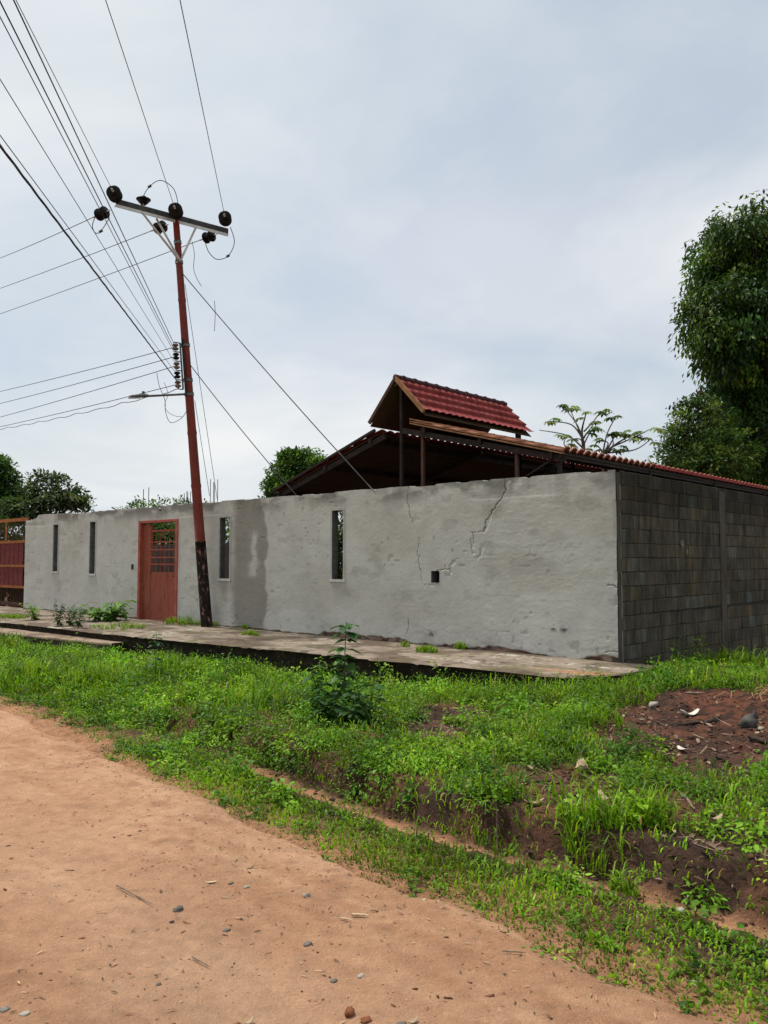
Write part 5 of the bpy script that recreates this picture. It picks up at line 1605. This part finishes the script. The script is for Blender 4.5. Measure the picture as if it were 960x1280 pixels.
# --- trees ---------------------------------------------------------------
def tree(name, base, trunk_top, lobes, n_clu, n_leaf, L, asp, cols, label, cat='tree', group=None, droop=0.0, clu_r=.45, shell=.55, trunk_r=.22, flat=False, wts=None, jit=.22):
    """lobes: list of (centre, (rx,ry,rz)); leaves hang in clumps spread through the lobes"""
    base = np.array(base, float); root = thing(name, base, label, cat, group)
    tr = MB(); tt_ = np.array(trunk_top, float)
    mid = (base + tt_) / 2 + np.array([random.uniform(-.15, .15), random.uniform(-.15, .15), 0])
    pts = spline([base - np.array([0, 0, .2]), mid, tt_], 6); tr.tube(pts, np.linspace(trunk_r, trunk_r * .6, len(pts)), 10)
    for (c_, r_) in lobes:
        c_ = np.array(c_)
        m_ = (tt_ + c_) / 2 + np.array([random.uniform(-.3, .3), random.uniform(-.3, .3), random.uniform(-.4, .1)])
        p_ = spline([tt_, m_, c_], 5); tr.tube(p_, np.linspace(trunk_r * .5, trunk_r * .12, len(p_)), 7)
        for q in range(7):
            d_ = rdir(1)[0] * np.array(r_) * .85; e_ = c_ + d_
            tr.tube(spline([c_, c_ + d_ * .5 + np.array([0, 0, .15]), e_], 4), np.linspace(trunk_r * .14, .01, 9), 5, False)
    tr.build('trunk', M['bark'], root)
    vol = np.array([r_[0] * r_[1] * r_[2] for _, r_ in lobes]) ** .75; vol = vol / vol.sum()
    ks = rng.choice(len(lobes), n_clu, p=vol)
    C = np.array([lobes[k][0] for k in ks]); R = np.array([lobes[k][1] for k in ks])
    d_ = rdir(n_clu); rad = rng.random(n_clu) ** (1 / 3.) * (1 - shell) + shell
    rad = rad * (1 + .75 * (vnoise(d_[:, 0] * 2.6 + ks * 7, d_[:, 1] * 2.6 + d_[:, 2] * 3.1) - .5))
    CC = C + d_ * R * rad[:, None]
    out = unit(d_ * R)
    P = np.repeat(CC, n_leaf, 0); O_ = np.repeat(out, n_leaf, 0); n = len(P)
    jitr = rdir(n) * (rng.random((n, 1)) ** .6) * clu_r
    jitr[:, 2] = jitr[:, 2] * .55 if droop < .5 else jitr[:, 2] * 1.1 - np.linalg.norm(jitr[:, :2], axis=1) * .8
    P = P + jitr
    az = rdir(n)
    D_ = unit(O_ * .5 + az * .8 + np.array([0, 0, -1.0]) * droop)
    Nn = unit(np.array([0, 0, 1.0]) + rng.normal(0, .45, (n, 3)) + O_ * .4)
    Ls = L * rng.uniform(.6, 1.2, n)
    cl_ = np.repeat(palette(n_clu, cols, wts, jit), n_leaf, 0) * (1 + rng.normal(0, .12, (n, 1)))
    v, f, c = leaf4(P, D_, Nn, Ls, Ls * asp, np.clip(cl_, .003, .9))
    tri_obj('crown', v, f, c, M['leaf'], root)
    return root


def apx(px, py, d):
    return at(px, py, d)


DARK = [(.020, .058, .012), (.034, .088, .014), (.062, .132, .018), (.125, .195, .022)]  # palest tone paints sunlit clumps into the big crown
# the big drooping tree
Dp = 25.0
lob = []
for (px, py, r, rz_) in ((938, 278, .95, .75), (905, 308, 1.0, .9), (960, 310, 1.6, 1.3), (893, 350, 1.0, 1.0), (885, 395, .9, .9), (935, 390, 1.5, 1.4), (1005, 360, 2.0, 2.0), (900, 430, .9, .9),
                         (925, 470, 1.1, 1.2), (960, 470, 1.5, 1.6), (930, 525, .9, 1.0), (1020, 460, 2.0, 1.8), (955, 545, 1.1, 1.1), (1085, 400, 2.0, 2.2), (1050, 315, 1.8, 1.4)):
    lob.append((at(px, py, Dp + random.uniform(-1.0, 1.4)), (r * .95, r * 1.1, rz_ * .95)))
b_ = at(985, 720, Dp); b_[2] = -.6
tree('drooping_tree', b_, at(985, 520, Dp), lob, 1650, 56, .21, .38, DARK, 'tallest dark tree with drooping leaves rising behind the block wall', group=None, droop=1.0, clu_r=.47, shell=.52, trunk_r=.35, wts=[.34, .30, .22, .14], jit=.3)
# rounded broad-leaved tree in front of it
D2 = 22.5
lob = []
for (px, py, r, rz_) in ((868, 548, .85, .8), (850, 580, .75, .5), (888, 520, .6, .5), (905, 570, .9, .9), (878, 585, .9, .6), (862, 512, .40, .28), (840, 558, .35, .22), (838, 590, .4, .25), (872, 497, .3, .2), (855, 540, .35, .2)):
    lob.append((at(px, py, D2 + random.uniform(-.6, .6)), (r, r, rz_)))
b_ = at(880, 720, D2); b_[2] = -.6
tree('broadleaf_tree', b_, at(878, 600, D2), lob, 520, 20, .13, .5, [(.036, .08, .018), (.062, .125, .026), (.105, .165, .036)], 'rounded olive-green tree just above the red roof eave, under the drooping tree', droop=.15, clu_r=.28, trunk_r=.16, shell=.3, jit=.35)
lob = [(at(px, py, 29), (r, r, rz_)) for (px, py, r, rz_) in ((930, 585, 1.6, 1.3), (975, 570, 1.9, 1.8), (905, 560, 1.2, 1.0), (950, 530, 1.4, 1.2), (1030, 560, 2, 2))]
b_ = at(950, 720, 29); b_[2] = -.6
tree('crown_shade_fill', b_, at(950, 620, 29), lob, 1100, 22, .22, .45, [(.012, .028, .009), (.02, .042, .011), (.03, .058, .014)], 'added near-black tree standing in for the shaded lower crown of the drooping tree', droop=.3, clu_r=.5, trunk_r=.25)  # added tree, near-black leaves paint the shade under the big crown
# round bright tree behind the shed's low eave
D3 = 25.0
lob = [(at(px, py, D3), (r, r, rz_)) for (px, py, r, rz_) in ((372, 580, .55, .45), (352, 598, .42, .40), (390, 590, .5, .5), (375, 610, .75, .6), (345, 612, .35, .3), (362, 572, .3, .25))]
b_ = at(370, 720, D3); b_[2] = -.6
tree('round_tree', b_, at(370, 640, D3), lob, 330, 26, .15, .5, [(.06, .14, .022), (.09, .19, .03), (.13, .235, .04), (.035, .085, .016)], 'small round bright green tree peeping over the wall beside the shed roof', droop=.1, clu_r=.26, trunk_r=.12, shell=.5)
# trees behind the gate
D4 = 38.0
lob = [(at(px, py, D4), (r, r, rz_)) for (px, py, r, rz_) in ((-20, 600, 1.2, 1.1), (2, 606, .7, 1.0), (-5, 583, .7, .5), (16, 632, .8, .8), (-50, 610, 2, 1.8), (12, 592, .4, .3))]
b_ = at(-15, 745, D4); b_[2] = -.6
tree('dark_tree', b_, at(-12, 650, D4), lob, 650, 22, .26, .45, DARK[:3], 'tall dark tree behind the gate, cut by the frame edge', group='trees behind the gate', droop=.3, clu_r=.5, trunk_r=.2)
lob = [(at(px, py, D4 - 4), (r, r, rz_)) for (px, py, r, rz_) in ((57, 600, .45, .32), (72, 604, .4, .28), (86, 613, .5, .3), (42, 612, .4, .35), (103, 628, .4, .25), (70, 625, 1.0, .4), (35, 640, .8, .6), (15, 640, .7, .6), (92, 632, .5, .3))]
b_ = at(66, 745, D4 - 4); b_[2] = -.6
tree('broadleaf_tree', b_, at(66, 650, D4 - 4), lob, 300, 20, .22, .42, [(.045, .085, .03), (.06, .105, .04), (.08, .13, .05), (.14, .17, .09)], 'loose grey-green tree rising over the gate end of the wall', group='trees behind the gate', droop=.1, clu_r=.36, trunk_r=.15, shell=.25)
lob = [(at(px, py, 31), (r, r, rz_)) for (px, py, r, rz_) in ((12, 690, 1.3, 1.0), (-30, 690, 1.5, 1.2), (40, 700, 1.0, .8), (-10, 720, 1.4, .8))]
b_ = at(5, 750, 31); b_[2] = -.6
tree('leafy_bush', b_, at(5, 720, 31), lob, 420, 20, .22, .45, DARK[:2], 'dark bush showing between the bars of the rusty gate', 'bush', droop=.2, clu_r=.45, trunk_r=.1)
# greenery inside the compound seen through slits and door
for (px, py, d, rx, rz_, lab) in ((205, 648, 30, 1.5, .75, 'bush showing through the top of the red door grille'), (279, 690, 26, .9, 1.2, 'bush showing through the slit window beside the leaning pole'), (424, 665, 22, .8, 1.0, 'sunny bush showing through the slit window under the shed')):
    c_ = at(px, py, d); b_ = c_.copy(); b_[2] = -.6
    tree('leafy_bush', b_, c_ - np.array([0, 0, .3]), [(c_, (rx, rx, rz_)), (c_ + np.array([.5, .6, -.3]), (rx * .8, rx * .8, rz_ * .8)), (c_ + np.array([-.4, .3, -.5]), (rx * .8, rx * .8, rz_ * .8))], 260, 20, .16, .45,
         [(.04, .09, .018), (.07, .14, .025), (.10, .17, .03)], lab, 'bush', 'bushes inside the compound', clu_r=.35, trunk_r=.08)
# tops of farther trees peeping over the coping
for (px, py, d, r, lab) in ((160, 636, 48, .9, 'distant tree top just showing over the wall before the starter bars'), (196, 634, 44, .55, 'distant tree top just showing over the wall above the red door'), (315, 622, 44, .9, 'distant tree top just showing over the wall past the leaning pole'), (120, 640, 46, .5, 'distant tree top just showing over the wall by the gate trees')):
    c_ = at(px, py, d); b_ = c_.copy(); b_[2] = -.6
    tree('far_tree', b_, c_ - np.array([0, 0, .9]), [(c_ - np.array([0, 0, .75]), (r * .5, r * .6, .42)), (c_ - np.array([.2, 0, 1.35]), (r * 1.3, r, .6))], 70, 14, .24, .45, [(.045, .085, .03), (.06, .10, .04)], lab, 'tree', 'distant trees over the wall', clu_r=.4, trunk_r=.1, shell=.3)

M['bark_pale'] = mottled('pale_bark', (0.09, 0.08, 0.065), (0.2, 0.18, 0.15), 9, 0.9, bump=0.3)
# sparse umbrella tree with star-shaped leaf whorls
D5 = 22.0
def cpx(a, b):
    return at(660 + a / 3.2, 480 + b / 3.2, D5)
b_ = cpx(225, 800); b_[2] = -.6
ct = thing('sparse_tree', b_, 'sparse young tree with bare forking limbs and star-like leaf tufts above the eave', 'tree')
tr = MB()
trunk_pts = [b_, at(731, 620, D5), cpx(222, 240)]
tr.tube(spline(trunk_pts, 6), np.linspace(.085, .045, 13), 8)
second = [b_ + np.array([.1, .1, .5]), cpx(290, 420), cpx(303, 285)]
tr.tube(spline(second, 6), np.linspace(.06, .035, 13), 8)
tips = []
def limb(pts, r0=.026, r1=.010, leaf=True):
    pp = [cpx(a, b) + np.array([0, random.uniform(-.35, .35) if 0 < k else 0, 0]) for k, (a, b) in enumerate(pts)]
    s_ = spline(pp, 5); tr.tube(s_, np.linspace(r0, r1, len(s_)), 6, False)
    if leaf: tips.append(s_[-1])
    return s_
limb([(222, 245), (224, 180), (223, 118)], .05)
limb([(222, 235), (195, 180), (172, 95)]); limb([(222, 240), (190, 175), (143, 78)]); limb([(222, 225), (170, 165), (88, 142)])
limb([(222, 258), (150, 210), (50, 180)], leaf=False); limb([(150, 250), (152, 230), (150, 205)], .02)
limb([(224, 190), (262, 150), (300, 103)]); limb([(224, 215), (250, 185), (272, 150)]); limb([(300, 120), (325, 115), (347, 105)], .015, leaf=False)
limb([(300, 275), (330, 190), (345, 132)]); limb([(300, 280), (360, 235), (438, 190)], .045); limb([(340, 250), (420, 215), (490, 180)]); limb([(310, 275), (345, 215), (372, 186)])
limb([(320, 275), (430, 262), (484, 222)], leaf=False); limb([(300, 280), (315, 240), (300, 218)]); limb([(222, 245), (235, 215), (243, 190)]); limb([(222, 250), (205, 225), (183, 218)])
limb([(305, 275), (330, 250), (333, 200)]); limb([(300, 280), (285, 255), (268, 240)]); limb([(310, 280), (335, 262), (340, 265)]); limb([(390, 225), (380, 210), (388, 205)], .015); limb([(440, 240), (455, 225), (470, 215)], .012)
tr.build('trunk', M['bark_pale'], ct)
Ps, Ds, Ls, Cs = [], [], [], []
for tp in tips:
    tp = np.array(tuple(tp))
    for w_ in range(random.choice((2, 3, 3))):
        q = tp + np.array([random.uniform(-.22, .22), random.uniform(-.25, .25), random.uniform(-.16, .08)]) * (w_ > 0)
        col_ = palette(1, [(.10, .18, .05), (.14, .22, .075), (.07, .13, .04), (.19, .26, .11)])[0]
        m_ = 9; a0_ = random.uniform(0, 6.28); tilt = rdir(1)[0] * .5
        for k in range(m_):
            a_ = a0_ + 6.283 * k / m_
            Ps.append(q); Ds.append(np.array([math.cos(a_), math.sin(a_), -.15]) + tilt * .6 * math.cos(a_)); Ls.append(random.uniform(.14, .24)); Cs.append(col_)
Ps = np.array(Ps); Ds = np.array(Ds); Ls = np.array(Ls)
v, f, c = leaf_geo(Ps, Ds, np.tile((0, 0, 1.0), (len(Ps), 1)) + rng.normal(0, .2, (len(Ps), 3)), Ls, Ls * .42, np.array(Cs), .08, .4)
tri_obj('crown', v, f, c, M['leaf'], ct)

# ----------------------------------------------------------------------------
# sky, sun, camera
# ----------------------------------------------------------------------------
SUN_EL = 66.0
# sun stands over the gate end of the wall, a little to the road side of its plane
sdl = np.array([-math.cos(math.radians(9)), -math.sin(math.radians(9))])
sh = X * sdl[0] + V * sdl[1]
S = Vector((sh[0] * math.cos(math.radians(SUN_EL)), sh[1] * math.cos(math.radians(SUN_EL)), math.sin(math.radians(SUN_EL))))
sl = bpy.data.lights.new('sun', 'SUN'); sl.energy = 4.0; sl.angle = math.radians(3.5); sl.color = (1.0, 0.95, 0.87)
so = bpy.data.objects.new('sun', sl); COL.objects.link(so); so.rotation_euler = S.to_track_quat('Z', 'Y').to_euler(); so.location = (0, 0, 30)

wd = bpy.data.worlds.new('World'); scene.world = wd; wd.use_nodes = True
nt = wd.node_tree; bg = nt.nodes['Background']
sky = nt.nodes.new('ShaderNodeTexSky'); sky.sky_type = 'NISHITA'; sky.sun_disc = False
sky.sun_elevation = math.radians(SUN_EL); sky.sun_rotation = math.atan2(S.x, S.y)
sky.air_density = 1.0; sky.dust_density = 3.0; sky.ozone_density = 1.5
# thin high cloud: the cloud cover is laid out on a flat layer overhead
tc = nt.nodes.new('ShaderNodeTexCoord')
sep = nt.nodes.new('ShaderNodeSeparateXYZ'); nt.links.new(tc.outputs['Generated'], sep.inputs[0])


def wm(op, a, b):
    n = nt.nodes.new('ShaderNodeMath'); n.operation = op
    for k, v in enumerate((a, b)):
        if isinstance(v, (int, float)): n.inputs[k].default_value = v
        else: nt.links.new(v, n.inputs[k])
    return n.outputs[0]


zz = wm('ADD', wm('MAXIMUM', sep.outputs[2], 0.0), 0.42)
cmb = nt.nodes.new('ShaderNodeCombineXYZ')
nt.links.new(wm('DIVIDE', sep.outputs[0], zz), cmb.inputs[0]); nt.links.new(wm('DIVIDE', sep.outputs[1], zz), cmb.inputs[1])
mp = nt.nodes.new('ShaderNodeMapping'); mp.inputs['Scale'].default_value = (1.0, 1.35, 1.0); mp.inputs['Rotation'].default_value = (0, 0, -0.7)
mp.inputs['Location'].default_value = (3.1, 1.7, 0.0)
nt.links.new(cmb.outputs[0], mp.inputs[0])


def wn(scale, det, rough, dist=0.0):
    n = nt.nodes.new('ShaderNodeTexNoise'); n.inputs['Scale'].default_value = scale; n.inputs['Detail'].default_value = det
    n.inputs['Roughness'].default_value = rough; n.inputs['Distortion'].default_value = dist
    nt.links.new(mp.outputs[0], n.inputs['Vector']); return n.outputs['Fac']


def wr(f, stops):
    r = nt.nodes.new('ShaderNodeValToRGB'); e = r.color_ramp.elements
    e[0].position, e[0].color = stops[0][0], (*stops[0][1], 1); e[1].position, e[1].color = stops[1][0], (*stops[1][1], 1)
    nt.links.new(f, r.inputs[0]); return r.outputs[0]


cover = wr(wn(1.3, 7, 0.55, 0.4), [(0.38, (0.60,) * 3), (0.62, (0.98,) * 3)])
tone = wr(wn(1.05, 7, 0.52, 0.7), [(0.40, (5.45, 5.95, 6.3)), (0.60, (7.0, 7.1, 7.1))])
mx = nt.nodes.new('ShaderNodeMix'); mx.data_type = 'RGBA'
nt.links.new(cover, mx.inputs[0]); nt.links.new(sky.outputs[0], mx.inputs[6]); nt.links.new(tone, mx.inputs[7])
nt.links.new(mx.outputs[2], bg.inputs[0]); bg.inputs[1].default_value = 0.130

cam = bpy.data.cameras.new('camera'); co = bpy.data.objects.new('camera', cam); COL.objects.link(co)
co.location = (0, 0, EYE); co.rotation_euler = (math.radians(90) + PITCH, 0, 0)
cam.sensor_fit = 'VERTICAL'; cam.sensor_height = 36; cam.lens = 36 * F / 1280
cam.clip_start = .05; cam.clip_end = 2000
scene.camera = co

scene.render.engine = 'CYCLES'
scene.cycles.use_denoising = True
scene.cycles.max_bounces = 6
scene.cycles.diffuse_bounces = 3
scene.cycles.transmission_bounces = 4
scene.cycles.caustics_reflective = False; scene.cycles.caustics_refractive = False
scene.view_settings.view_transform = 'Standard'
scene.view_settings.look = 'None'
scene.view_settings.exposure = 0.0
scene.view_settings.gamma = 1.0
scene.view_settings.use_curve_mapping = False
